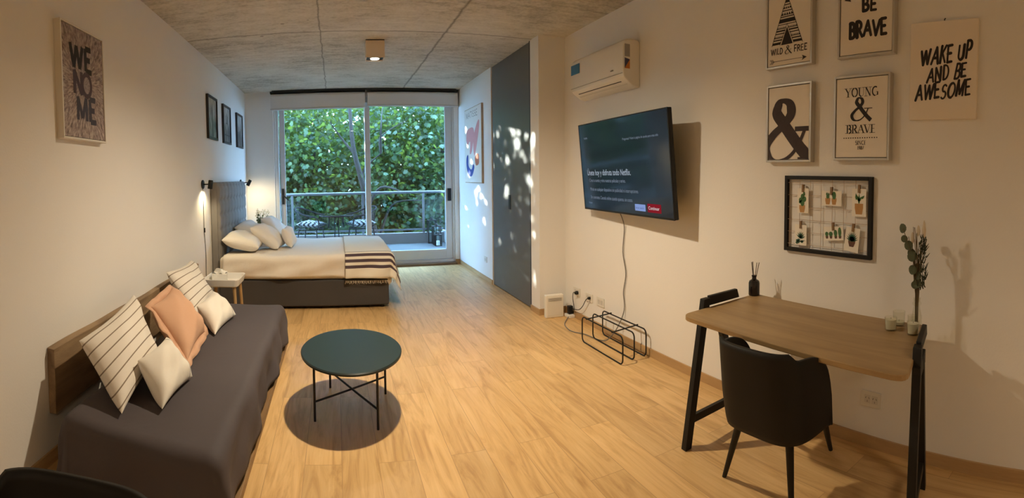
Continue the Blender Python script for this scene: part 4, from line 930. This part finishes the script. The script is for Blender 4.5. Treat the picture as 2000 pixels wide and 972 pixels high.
LET=[mat('dark_letter',(.02,.017,.018),.7),mat('plum_letter',(.07,.045,.06),.7,var=.3,scale=20),mat('slate_letter',(.05,.045,.065),.7,var=.3,scale=20)]
b=B(); word(b,'W',-.085,.085,.135,.25,z,stretch=.15,caps=False); word(b,'E',.055,.085,.135,.25,z+.0002,stretch=.10,caps=False); b.make('lettering',LET[0],t,local=True,label='dark letters WE')
b=B(); word(b,'N',-.075,-.065,.135,.25,z,stretch=.115,caps=False); word(b,'O',.03,-.065,.13,.22,z+.0002,stretch=.125,caps=False); b.make('lettering',LET[1],t,local=True,label='plum letters NO')
b=B(); word(b,'M',-.035,-.215,.135,.23,z,stretch=.14,caps=False); word(b,'E',.095,-.215,.135,.25,z+.0002,stretch=.10,caps=False); b.make('lettering',LET[2],t,local=True,label='slate letters ME')
def cityprint(nm, col):
    m,nt,bs=nodes(nm); L=nt.links.new; tc=N(nt,'ShaderNodeTexCoord'); mp=N(nt,'ShaderNodeMapping'); mp.inputs['Scale'].default_value=(26,7,1); mp.inputs['Location'].default_value=(col*7,col*3,0); L(tc.outputs['Object'],mp.inputs['Vector'])
    nz=N(nt,'ShaderNodeTexNoise',i_Scale=1.,i_Detail=6.); L(mp.outputs[0],nz.inputs['Vector']); sx=N(nt,'ShaderNodeSeparateXYZ'); L(tc.outputs['Object'],sx.inputs[0])
    f=math_(nt,'ADD',nz.outputs['Fac'],math_(nt,'MULTIPLY',sx.outputs['Y'],.55))
    rp=N(nt,'ShaderNodeValToRGB'); e=rp.color_ramp.elements; e[0].position=.36; e[0].color=(.04,.04,.04,1); e[1].position=.66; e[1].color=(.50,.50,.49,1); L(f,rp.inputs[0]); L(rp.outputs[0],bs.inputs['Base Color']); bs.inputs['Roughness'].default_value=.3; return m
def spire(b,z):
    b.add([(-.05,-.22,z),(.05,-.22,z),(.018,.02,z),(.006,.14,z),(0,.2,z),(-.006,.14,z),(-.018,.02,z)],[(0,1,2,3,4,5,6)])
def bridge(b,z):
    for x in (-.06,.06): b.add([(x-.012,-.22,z),(x+.012,-.22,z),(x+.012,.12,z),(x-.012,.12,z)],[(0,1,2,3)])
    ribbon(b,[(-.072,.02),(.072,.02)],.015,z); ribbon(b,[(-.06,.10),(0,.16),(.06,.10)],.006,z); ribbon(b,[(-.15,-.14),(.15,-.14)],.02,z)
def tower(b,z):
    for x,h in ((-.11,-.02),(-.05,.06),(.03,.0),(.09,.04)): b.add([(x-.022,-.22,z),(x+.022,-.22,z),(x+.022,h,z),(x-.022,h,z)],[(0,1,2,3)])
    ribbon(b,[(-.05,.06),(-.05,.14)],.006,z)
for i,(y,lab,fn) in enumerate(((5.885,'small black framed city photograph farthest from the window in the row over the bed',spire),(6.69,'small black framed city photograph in the middle of the row over the bed',bridge),(7.60,'small black framed city photograph closest to the corner over the bed',tower))):
    t=thing('framed_photograph',lab,'picture',(XL,y,2.232),LEFT_ROT,'black framed photographs over the bed')
    a,c=.232,.258
    B().box((-a,-c,0),(-a+.028,c,.03)).box((a-.028,-c,0),(a,c,.03)).box((-a+.028,-c,0),(a-.028,-c+.028,.03)).box((-a+.028,c-.028,0),(a-.028,c,.03)).make('frame',FRK,t,local=True,bevel=.002)
    B().box((-a+.028,-c+.028,.004),(a-.028,c-.028,.016)).make('photograph',cityprint('city_photo_%s'%'abc'[i],i+1),t,local=True)
    b=B(); fn(b,.0172); b.make('skyline_shape',mat('photo_dark_%s'%'abc'[i],(.06,.06,.06),.4),t,local=True)

# ================================================================== BED
def drape(b,x0,x1,y0,y1,top,drops,rad=.05,amp=.012,freq=16.,nx=70,ny=70,hem=.0,sag=.004,seedv=0,flare=0.,shape=None):
    """cloth laid over a box: drops = hang on (x0,x1,y0,y1) sides"""
    dx0,dx1,dy0,dy1=drops; r=random.Random(seedv); ph=[r.uniform(0,6.28) for _ in range(8)]
    A0,A1,B0,B1=x0-dx0,x1+dx1,y0-dy0,y1+dy1
    def samp(lo,hi,e0,e1,u):     # denser near the edges
        return lo+(hi-lo)*u
    def g(u,v):
        a=A0+(A1-A0)*u; c=B0+(B1-B0)*v
        ex=min(0,a-x0)+max(0,a-x1); ey=min(0,c-y0)+max(0,c-y1)
        px=min(max(a,x0),x1); py=min(max(c,y0),y1); d=math.hypot(ex,ey)
        z=top+sag*math.sin(5.1*a+ph[0])*math.sin(4.3*c+ph[1])+sag*.6*math.sin(11*a-7*c+ph[2])
        if d>1e-6:
            nx_,ny_=ex/d,ey/d
            s=a if abs(ny_)>abs(nx_) else c
            if d<rad*PI/2: out=rad*math.sin(d/rad); dz=rad*(1-math.cos(d/rad))
            else: out=rad; dz=rad+(d-rad*PI/2)
            k=min(1,max(0,(d-rad*.6)/.18))
            f=amp*k*(math.sin(freq*s+ph[3]+1.3*math.sin(3*s+ph[4])+6*d)+.55*math.sin(freq*2.1*s+ph[5]-4*d)+.45*math.sin(freq*1.2*s+26*d+ph[6]))
            out+=f+flare*max(0,d-rad)
            px+=nx_*out; py+=ny_*out; z-=dz+hem*k*math.sin(2.7*s+ph[6])
        if shape: px,py,z=shape(px,py,z,a,c,d)
        return (px,py,max(z,.006))
    b.grid(g,nx,ny,lambda u,v:(A0+(A1-A0)*u, B0+(B1-B0)*v)); return b
SHEET=mat('cream_sheet_cotton',(.78,.73,.66),.85,var=.02,scale=3,bump=.15,bscale=25)
CHAR=mat('charcoal_bed_fabric',(.062,.058,.058),.9,var=.12,scale=4,bump=.1,bscale=200)
HEADF=mat('grey_velvet',(.225,.215,.21),.8,var=.10,scale=5,bump=.1,bscale=150)
t=thing('bed','low charcoal box bed with tall grey button tufted headboard by the left wall','bed',(-.4,6.43,0))
B().box((-1.36,5.60,.03),(.575,7.28,.33)).make('base',CHAR,t,bevel=.02,seg=3)
B().box((-1.355,5.615,.33),(.565,7.265,.595)).make('mattress',SHEET,t,bevel=.05,seg=4)
for x in (-1.3,.5):
    for y in (5.66,7.22): B().lathe([(.025,0),(.03,.03)],(x,y,0),12).make('foot',BLACK,t)
hx0,hx1,hy0,hy1,hz0,hz1=-1.462,-1.385,5.72,7.46,.05,1.462
B().box((hx0,hy0,hz0),(hx1,hy1,hz1)).make('headboard',HEADF,t,bevel=.012,seg=3)
nb,nr_=9,5; by=[hy0+(hy1-hy0)*(i+.5)/nb for i in range(nb)]; bz=[.50+(1.36-.50)*(j+.35)/nr_ for j in range(nr_)]
def tuft(u,v):
    y=hy0+.005+(hy1-hy0-.01)*u; zz=.35+(hz1-.006-.35)*v
    d=.034
    cy=(hy1-hy0)/nb; cz=(1.36-.50)/nr_
    fy=abs(((y-hy0)/cy)%1-.5)*2; fz=((zz-.50)/cz-.35)%1; fz=min(fz,1-fz)*2      # 0 at a button row
    gy=math.exp(-(( (1-fy) if False else fy)/.22)**2); gz=math.exp(-(fz/.20)**2)
    x=d-.012*gy*.8-.012*gz*.8-.026*math.exp(-(fy**2+fz**2)/.12)
    ed=min(u,1-u,(1-v))*1.7; x*=min(1,ed/.035)**.5 if ed<.035 else 1
    return (hx1+.002+x,y,zz)
B().grid(tuft,108,60).make('tufted_panel',HEADF,t,smooth=True,angle=80)
for j in range(nr_):
    for i in range(nb): B().lathe([(.001,0),(.012,.002),(.010,.006),(.001,.008)],(0,0,0),8).make('button',HEADF,t,local=True).matrix_local=WM[t.name].inverted()@Matrix.Translation((hx1+.004,by[i],bz[j]))@Matrix.Rotation(R(90),4,'Y')
def sheet_shape(px,py,z,a,c,d): return (px,py,z-.03*max(0,(a-.0)/.6)*(1 if d>.02 else 0))
b=B(); drape(b,-1.30,.545,5.635,7.25,.612,(.0,.24,.285,.26),.06,.021,8.,110,90,.018,.008,3,flare=.05)
tag(b.make('duvet',SHEET,smooth=True,solid=.006,angle=180),'wrinkled cream cotton cover spread over the bed mattress','bedspread')
def stripes(nt,u,v):
    mk=None
    for c,hw in ((5.445,.016),(5.507,.016),(5.568,.017),(5.624,.007),(5.650,.004)):
        k=band(nt,v,c,hw); mk=k if mk is None else math_(nt,'MAXIMUM',mk,k)
    for c,hw in ((7.30,.02),(7.24,.02),(7.18,.02)):
        mk=math_(nt,'MAXIMUM',mk,band(nt,v,c,hw))
    return mk
THROW=uvmat('striped_throw_cloth',(.74,.69,.60),(.085,.06,.075),stripes)
b=B(); drape(b,.085,.575,5.625,7.26,.632,(.0,.34,.30,.24),.065,.012,15.,44,90,.012,.004,5,flare=.22)
t=b.make('throw_blanket',THROW,smooth=True,solid=.006,angle=180); tag(t,'cream throw blanket with dark stripes and fringed ends across the foot of the bed','blanket'); 
b=B(); r=random.Random(9)
for i in range(58):
    x=.09+.56*i/57; y=5.552+r.uniform(-.012,.006); z0=.335-.012*math.sin(5*x)-.03*max(0,(x-.3)); b.tube([(x,y,z0),(x+r.uniform(-.008,.008),y-.006,z0-.018),(x+r.uniform(-.012,.012),y-.004,z0-.026-r.uniform(0,.014))],[.0025,.002,.001],4)
b.make('fringe',mat('fringe_cotton',(.74,.68,.58),.9),t,kind='stuff')
PIL=mat('white_pillow_cotton',(.80,.77,.73),.85,var=.02,bump=.2,bscale=14)
def pillow(nm,lab,cat,pts,th,m,grp,seedv,n=26,pinch=.07,flat=3.4):
    b=B(); cushion_mesh(b,*pts,th,n,pinch,flat,seedv=seedv); o=b.make(nm,m,None,smooth=True,angle=120); tag(o,lab,cat,grp); return o
pillow('bed_pillow','flat white bed pillow lying at the daybed side against the headboard','pillow',[(-.90,5.68,.69),(-.90,6.24,.70),(-1.34,6.26,.80),(-1.34,5.70,.78)],.20,PIL,'white pillows on the bed',1)
pillow('bed_pillow','flat white bed pillow lying behind the first one against the headboard','pillow',[(-.92,6.40,.70),(-.92,7.0,.70),(-1.33,7.0,.88),(-1.33,6.40,.86)],.20,PIL,'white pillows on the bed',2)
pillow('bed_cushion','large white cushion leaning forward on the bed in front of the flat pillows','cushion',[(-.70,5.92,.65),(-.66,6.34,.65),(-.98,6.36,.91),(-1.04,5.94,.90)],.19,PIL,'white scatter cushions on the bed',3)
pillow('bed_cushion','white cushion on the bed leaning behind the large one, bluish in daylight','cushion',[(-.70,6.50,.65),(-.66,7.05,.65),(-.96,7.10,.96),(-1.0,6.55,.96)],.19,PIL,'white scatter cushions on the bed',4)
pillow('bed_cushion','smallest white cushion on the bed standing upright nearest the window','cushion',[(-.555,6.05,.645),(-.53,6.40,.645),(-.64,6.42,.875),(-.66,6.07,.87)],.14,PIL,'white scatter cushions on the bed',5)

# wall lamps over the bed sides
def wall_lamp(y,x1,hz,lab,cord,watts,aim=None):
    t=thing('wall_lamp',lab,'wall lamp',(XL,y,1.44),group='black reading lamps by the headboard')
    b=B().lathe([(.045,0),(.05,.004),(.05,.014),(.045,.018)],(0,0,0),28); o=b.make('wall_plate',BLACK,t,local=True,smooth=True); o.matrix_local=Matrix.Rotation(R(90),4,'Y')
    B().tube([(XL+.016,y,1.44),(x1-.02,y+.02*0,1.44)],.007,10).make('arm',BLACK,t,smooth=True)
    h=B().lathe([(.022,.05),(.026,.045),(.027,-.045),(.025,-.047),(.023,-.03),(.022,-.028)],(0,0,0),20).make('lamp_head',BLACK,t,local=True,smooth=True)
    til=R(hz); h.matrix_local=WM[t.name].inverted()@Matrix.Translation((x1,y,1.435))@Matrix.Rotation(til,4,'Y')
    bl=B().lathe([(.001,0),(.019,.001),(.019,.006),(.001,.007)],(0,0,-.036),16).make('bulb',emit('reading_bulb_%d'%int(y*10),(1,.83,.56),25.),t,local=True); bl.matrix_local=h.matrix_local.copy()
    if cord:
        B().tube(catmull([(XL+.008,y,1.39),(XL+.006,y+.01,1.15),(XL+.006,y+.005,.95),(XL+.006,y+.03,.82),(XL+.006,y+.05,.66),(XL+.006,y+.04,.40)],6),.003,6).make('cord',BLACK,t,smooth=True)
        B().box((XL+.002,y+.008,.905),(XL+.016,y+.022,.955)).make('cord_switch',BLACK,t)
    l=bpy.data.lights.new('reading_beam','SPOT'); l.energy=watts; l.color=(1,.80,.46); l.spot_size=R(150); l.spot_blend=.8; l.shadow_soft_size=.02
    o=bpy.data.objects.new('reading_beam',l); COL.objects.link(o); d=Matrix.Rotation(til,3,'Y')@Vector((0,0,-1)); d=Vector(aim).normalized() if aim else d; o.location=Vector((x1,y,1.435))+d*.052; o.rotation_euler=(-d).to_track_quat('Z','Y').to_euler()
wall_lamp(5.38,-1.372,8,'black reading lamp on the wall at the daybed side of the headboard, cord below',True,11.)
wall_lamp(7.62,-1.33,28,'black reading lamp at the window side of the headboard, head tilted',False,18.,(.10,.55,-.8))

# side tables, tray top on round wooden legs
TRAY=mat('white_tray_lacquer',(.80,.78,.74),.35,var=.02); LEGW=wood('beech_leg',(.42,.25,.10),(.56,.36,.16),'Z')
def tray_table(cx,cy,zt,w_,d_,lab):
    t=thing('side_table',lab,'side table',(cx,cy,0),group='white tray tables beside the bed')
    def ring(w0,d0,r,zz): return [(cx+p[0],cy+p[1],zz) for p in rrect(w0,d0,r,6)]
    b=B(); rings=[ring(w_-.06,d_-.06,.03,zt-.075),ring(w_-.03,d_-.03,.04,zt-.065),ring(w_,d_,.045,zt-.004),ring(w_-.004,d_-.004,.044,zt),ring(w_-.014,d_-.014,.04,zt-.003),ring(w_-.045,d_-.045,.034,zt-.056),ring(w_-.07,d_-.07,.03,zt-.062)]
    n=len(rings[0]); vs=[p for q in rings for p in q]; fs=[tuple(range(n))[::-1],tuple(range((len(rings)-1)*n,len(rings)*n))]
    for i in range(len(rings)-1):
        for j in range(n): fs.append((i*n+j,i*n+(j+1)%n,(i+1)*n+(j+1)%n,(i+1)*n+j))
    b.add(vs,fs); b.make('tray',TRAY,t,smooth=True)
    for sx in (-1,1):
        for sy in (-1,1): B().tube([(cx+sx*(w_/2-.055),cy+sy*(d_/2-.055),zt-.074),(cx+sx*(w_/2-.03),cy+sy*(d_/2-.03),0)],[.017,.013],12).make('leg',LEGW,t,smooth=True)
    return t
tray_table(-1.075,4.655,.562,.35,.38,'white tray side table on wooden legs between the daybed and the bed')
tray_table(-1.22,7.70,.56,.34,.34,'white tray side table in the corner behind the bed pillows')
t=thing('tissue_box','white paper tissue box lying tilted at the wall side of the tray table','tissue box',(-1.14,4.73,.5005),Matrix.Rotation(R(14),3,'Z'))
B().box((-.075,-.055,0),(.075,.055,.075)).make('carton',mat('white_carton',(.82,.80,.75),.6,var=.02),t,local=True,bevel=.004)
b=B(); b.grid(lambda u,v:((u-.5)*.13+.012*math.sin(9*v),(v-.5)*.08+.012*math.sin(8*u),.078+.05*(1-abs(2*u-1))*(1-abs(2*v-1)**2)+.01*math.sin(14*u+6*v)),16,12); b.make('tissue',mat('tissue_paper',(.86,.85,.80),.9,var=.01),t,local=True,smooth=True)
t=thing('remote_control','black remote control lying on the white tray table','remote control',(-1.06,4.60,.5005),Matrix.Rotation(R(75),3,'Z'))
B().prism(rrect(.045,.16,.012),0,.018).make('casing',BLACK,t,local=True,bevel=.004)
b=B()
for i in range(3):
    for j in range(5): b.prism(circle(.004,8,-.012+.012*i,-.05+.02*j),.018,.0195)
b.make('keypad',mat('grey_keys',(.12,.12,.12),.5),t,local=True)
t=thing('note_card','small white paper slip lying flat on the tray table by the remote','paper',(-1.17,4.60,.5005),Matrix.Rotation(R(10),3,'Z'))
B().prism(rrect(.09,.12,.003),0,.004).make('paper',mat('paper_white',(.84,.83,.79),.7,var=.01),t,local=True)
B().box((-.03,.01,.0041),(.03,.014,.0045)).make('printed_line',mat('paper_print_grey',(.4,.4,.4),.7),t,local=True)
fx,fy,fz=-1.20,7.66,.4985
t=thing('flower_vase','slim vase on the corner tray table behind the pillows','vase',(fx,fy,fz))
B().lathe([(.035,0),(.045,.01),(.05,.08),(.03,.15),(.022,.19),(.026,.21),(.02,.21),(.018,.19),(.001,.185)],(fx,fy,fz),20).make('vase_body',CGL,t,smooth=True)
t=thing('flower_bunch','sprigs of tiny pale dried flowers standing behind the bed pillows','flowers',(fx,fy,fz+.18))
b=B(); r=random.Random(21); tips=[]
for i in range(18):
    a,s=r.uniform(0,6.28),r.uniform(.03,.15); p=(fx+s*math.cos(a)+.03,fy+s*math.sin(a)*.6,fz+r.uniform(.34,.52)); tips.append(p); b.tube(catmull([(fx,fy,fz+.19),(fx+s*.3*math.cos(a),fy+s*.2*math.sin(a),fz+.3),p],5),.002,5)
b.make('stem',mat('green_stem',(.09,.11,.04),.8,var=.3),t,smooth=True)
b=B()
for p in tips:
    for k in range(5):
        c=(p[0]+r.uniform(-.02,.02),p[1]+r.uniform(-.02,.02),p[2]+r.uniform(-.03,.02)); b.lathe([(.001,-.007),(.008,-.003),(.009,.003),(.001,.008)],c,7)
b.make('blossom',mat('pale_blossom',(.62,.58,.48),.9,var=.1),t,kind='stuff')
b=B()
for i in range(40):
    p=r.choice(tips); round_leaf(b,(fx+(p[0]-fx)*r.uniform(.3,.9)+r.uniform(-.01,.01),fy+(p[1]-fy)*r.uniform(.3,.9),fz+.2+(p[2]-fz-.2)*r.uniform(.2,.9)),.014,(r.uniform(-1,1),-1,r.uniform(-.3,1)),(r.uniform(-1,1),0,1))
b.make('leaf',mat('bunch_leaf',(.10,.13,.05),.7,var=.3),t,kind='stuff',solid=.001)

# ================================================================== DAYBED
t=thing('daybed','low wooden daybed platform and mattress along the left wall under the grey cover','daybed',(-.95,3.1,0))
B().box((-1.20,1.95,.05),(-.442,4.28,.095)).make('platform',wood('daybed_platform_wood',(.20,.11,.045),(.33,.20,.09),'Y'),t,bevel=.003)
for x in (-1.14,-.56):
    for y in (2.06,4.16): B().box((x-.03,y-.03,0),(x+.03,y+.03,.05)).make('foot',BLACKW,t)
B().box((-1.20,2.0,.095),(-.50,4.20,.375)).make('mattress',CHAR,t,bevel=.05,seg=4)
COVER=mat('plum_grey_cotton',(.078,.066,.072),.75,var=.08,scale=3,bump=.12,bscale=18,spec=.3)
def day_shape(px,py,z,a,c,d):
    # the near end runs slightly askew, nearer the camera on the room side; the room side hem stops above the platform edge
    k=max(0,min(1,(3.2-py)/1.3)); s_=(px+1.22)/.74
    py-= k*(.06+.14*s_)
    if a>-.50 and d>.02: z=max(z,.10)
    return (px,py,max(z,.012))
b=B(); drape(b,-1.20,-.515,2.06,4.22,.398,(.40,.29,.41,.33),.05,.017,9.,80,110,.0,.005,12,shape=day_shape,flare=.10)
tag(b.make('daybed_cover',COVER,smooth=True,solid=.006,angle=180),'plum grey cotton cover draped over the whole daybed','bed cover')
def board():
    b=B(); n=26
    def top(u): return .618+.012*u+.004*math.sin(9*u)+.003*math.sin(23*u)
    def bot(u): return .262+.012*u+.006*math.sin(7*u+1)+.003*math.sin(17*u)
    y0,y1=2.20,4.98
    def g(x): return lambda u,v:(x+.004*math.sin(20*u)*(v>.5)*0,y0+(y1-y0)*u,bot(u)+(top(u)-bot(u))*v)
    vs=[];ring=[]
    for i in range(n+1):
        u=i/n; y=y0+(y1-y0)*u
        vs += [(XL+.002,y,bot(u)),(XL+.044,y,bot(u)+.004),(XL+.047,y,bot(u)+.16),(XL+.045,y,top(u)-.006),(XL+.002,y,top(u))]
    fs=[(0,1,2,3,4)[::-1],tuple(n*5+j for j in range(5))]
    for i in range(n):
        for j in range(5): fs.append((i*5+j,i*5+(j+1)%5,(i+1)*5+(j+1)%5,(i+1)*5+j))
    return b.add(vs,fs)
tag(board().make('wooden_wall_board',wood('rustic_walnut_board',(.17,.105,.058),(.40,.275,.155),'Y',scale=1.3,rough=.6,stretch=6.,rings=4.,bump=.3),bevel=.003),'long rustic wooden board fixed on the wall behind the daybed cushions','wall board')
STR=uvmat('striped_cushion_linen',(.76,.71,.64),(.25,.20,.155),lambda nt,u,v: math_(nt,'LESS_THAN', math_(nt,'ABSOLUTE', math_(nt,'SUBTRACT', math_(nt,'FRACT', math_(nt,'ADD',math_(nt,'MULTIPLY',v,7.),.1)),.5)), .06))
ONE=uvmat('single_line_cushion',(.77,.73,.66),(.05,.05,.06),lambda nt,u,v: band(nt,u,.86,.007))
PEACH=mat('peach_linen',(.60,.36,.235),.9,var=.05,scale=6,bump=.25,bscale=16)
CO=dict(n=30,pinch=.10,flat=2.8)
pillow('scatter_cushion','large striped cream cushion at the end of the daybed farthest from the bed','cushion',[(-.97,2.05,.42),(-1.04,2.74,.43),(-1.33,3.06,.73),(-1.29,2.24,.665)],.20,STR,'cushions on the daybed',11,**CO)
pillow('scatter_cushion','large cream cushion with thin dark stripes at the far end, behind the peach one','cushion',[(-1.06,3.62,.42),(-1.08,4.28,.42),(-1.35,4.48,.74),(-1.35,3.78,.75)],.17,STR,'cushions on the daybed',12,**CO)
o=pillow('scatter_cushion','peach linen cushion with flat flanged edge in the middle of the daybed','cushion',[(-.87,2.74,.43),(-.91,3.29,.44),(-1.21,3.50,.69),(-1.17,2.96,.68)],.21,PEACH,'cushions on the daybed',13,**CO)
def flange(BL,BR,TR,TL,wd,seedv):
    P=[Vector(q) for q in (BL,BR,TR,TL)]; c=sum(P,Vector())/4; r=random.Random(seedv); b=B(); per=[]; n=14
    nrm=((P[1]-P[0]).cross(P[3]-P[0])).normalized()
    for i in range(4):
        for j in range(n): per.append(P[i].lerp(P[(i+1)%4],j/n))
    k=len(per)
    inner=[c+(p-c)*.90 for p in per]; outer=[c+(p-c)*(1+wd)+nrm*(.012*math.sin(i*1.3)+r.uniform(-.006,.006)) for i,p in enumerate(per)]
    for q in outer: q.z=max(q.z,.415)
    b.add(inner+outer,[(i,(i+1)%k,k+(i+1)%k,k+i) for i in range(k)]); return b
flange((-.87,2.74,.43),(-.91,3.29,.44),(-1.21,3.50,.69),(-1.17,2.96,.68),.16,2).make('flange',PEACH,o,smooth=True,solid=.005,angle=180)
pillow('scatter_cushion','small cream cushion with one dark line, leaning between the striped and peach ones','cushion',[(-.81,2.15,.42),(-.785,2.56,.42),(-.97,2.68,.585),(-.995,2.31,.575)],.16,ONE,'cushions on the daybed',14,**CO)
pillow('scatter_cushion','small white cushion with one dark line at the far end beside the tray table','cushion',[(-.84,3.30,.42),(-.80,3.82,.42),(-1.01,3.94,.575),(-1.03,3.52,.555)],.15,ONE,'cushions on the daybed',15,**CO)

# ================================================================== COFFEE TABLE
TEAL=mat('dark_green_black_lacquer',(.012,.022,.023),.42,var=.08,spec=.35)
tx,ty=.074,3.16
t=thing('coffee_table','round dark green black coffee table on thin crossed metal legs','coffee table',(tx,ty,0))
B().lathe([(.310,.362),(.318,.365),(.320,.376),(.314,.382),(.001,.3825)],(tx,ty,0),72,1.,1.32).make('table_top',TEAL,t,smooth=True,angle=35)
ft=[(-.157,2.985),(.215,2.86),(.305,3.335),(-.070,3.47)]
for x,y in ft: B().tube([(x,y,0),(x,y,.362)],.0075,8).make('leg',BLACK,t,smooth=True)
for i in (0,1):
    p,q=ft[i],ft[i+2]; B().tube([(p[0],p[1],.105),(q[0],q[1],.30)] if False else [(p[0],p[1],.12),(q[0],q[1],.12)],.0065,8).make('cross_bar',BLACK,t,smooth=True)

# ================================================================== sub-parts hang under the part they belong to
SUB={'television':{'screen_text':'screen','button':'screen'},'bed':{'tufted_panel':'headboard','button':'headboard'},'wall_lamp':{'bulb':'lamp_head','cord_switch':'cord'},
 'ceiling_spotlight':{'baffle':'housing','lamp_ring':'housing','bulb':'housing'},'framed_print':{'lettering':'canvas','teepee_drawing':'canvas','arrow_drawing':'canvas'},'canvas_print':{'lettering':'canvas'},
 'framed_photograph':{'skyline_shape':'photograph'},'framed_poster':{'cut_paper_shape':'print','lettering':'print'},'plant_card':{'plant_drawing':'paper','pot_drawing':'paper'},
 'wall_socket':{'socket_module':'cover_plate','slots':'cover_plate'},'votive_candle':{'wick':'wax'},'panel_heater':{'air_grille':'front_panel'},
 'air_conditioner':{'sticker':'body','badge':'body','panel_seam':'body','air_slot':'body'},'remote_control':{'keypad':'casing'},'note_card':{'printed_line':'paper'},'balcony_table':{'rim':'table_top'}}
bpy.context.view_layer.update()
base=lambda o: o.name.split('.')[0]
for o in [q for q in bpy.data.objects if q.parent is None and base(q) in SUB]:
    kids=list(o.children); rule=SUB[base(o)]
    for c in kids:
        tgt=rule.get(base(c))
        if not tgt: continue
        p=next((k for k in kids if base(k)==tgt),None)
        if p is None: continue
        ml=p.matrix_local.inverted()@c.matrix_local
        c.parent=p; c.matrix_parent_inverse=Matrix(); c.matrix_local=ml
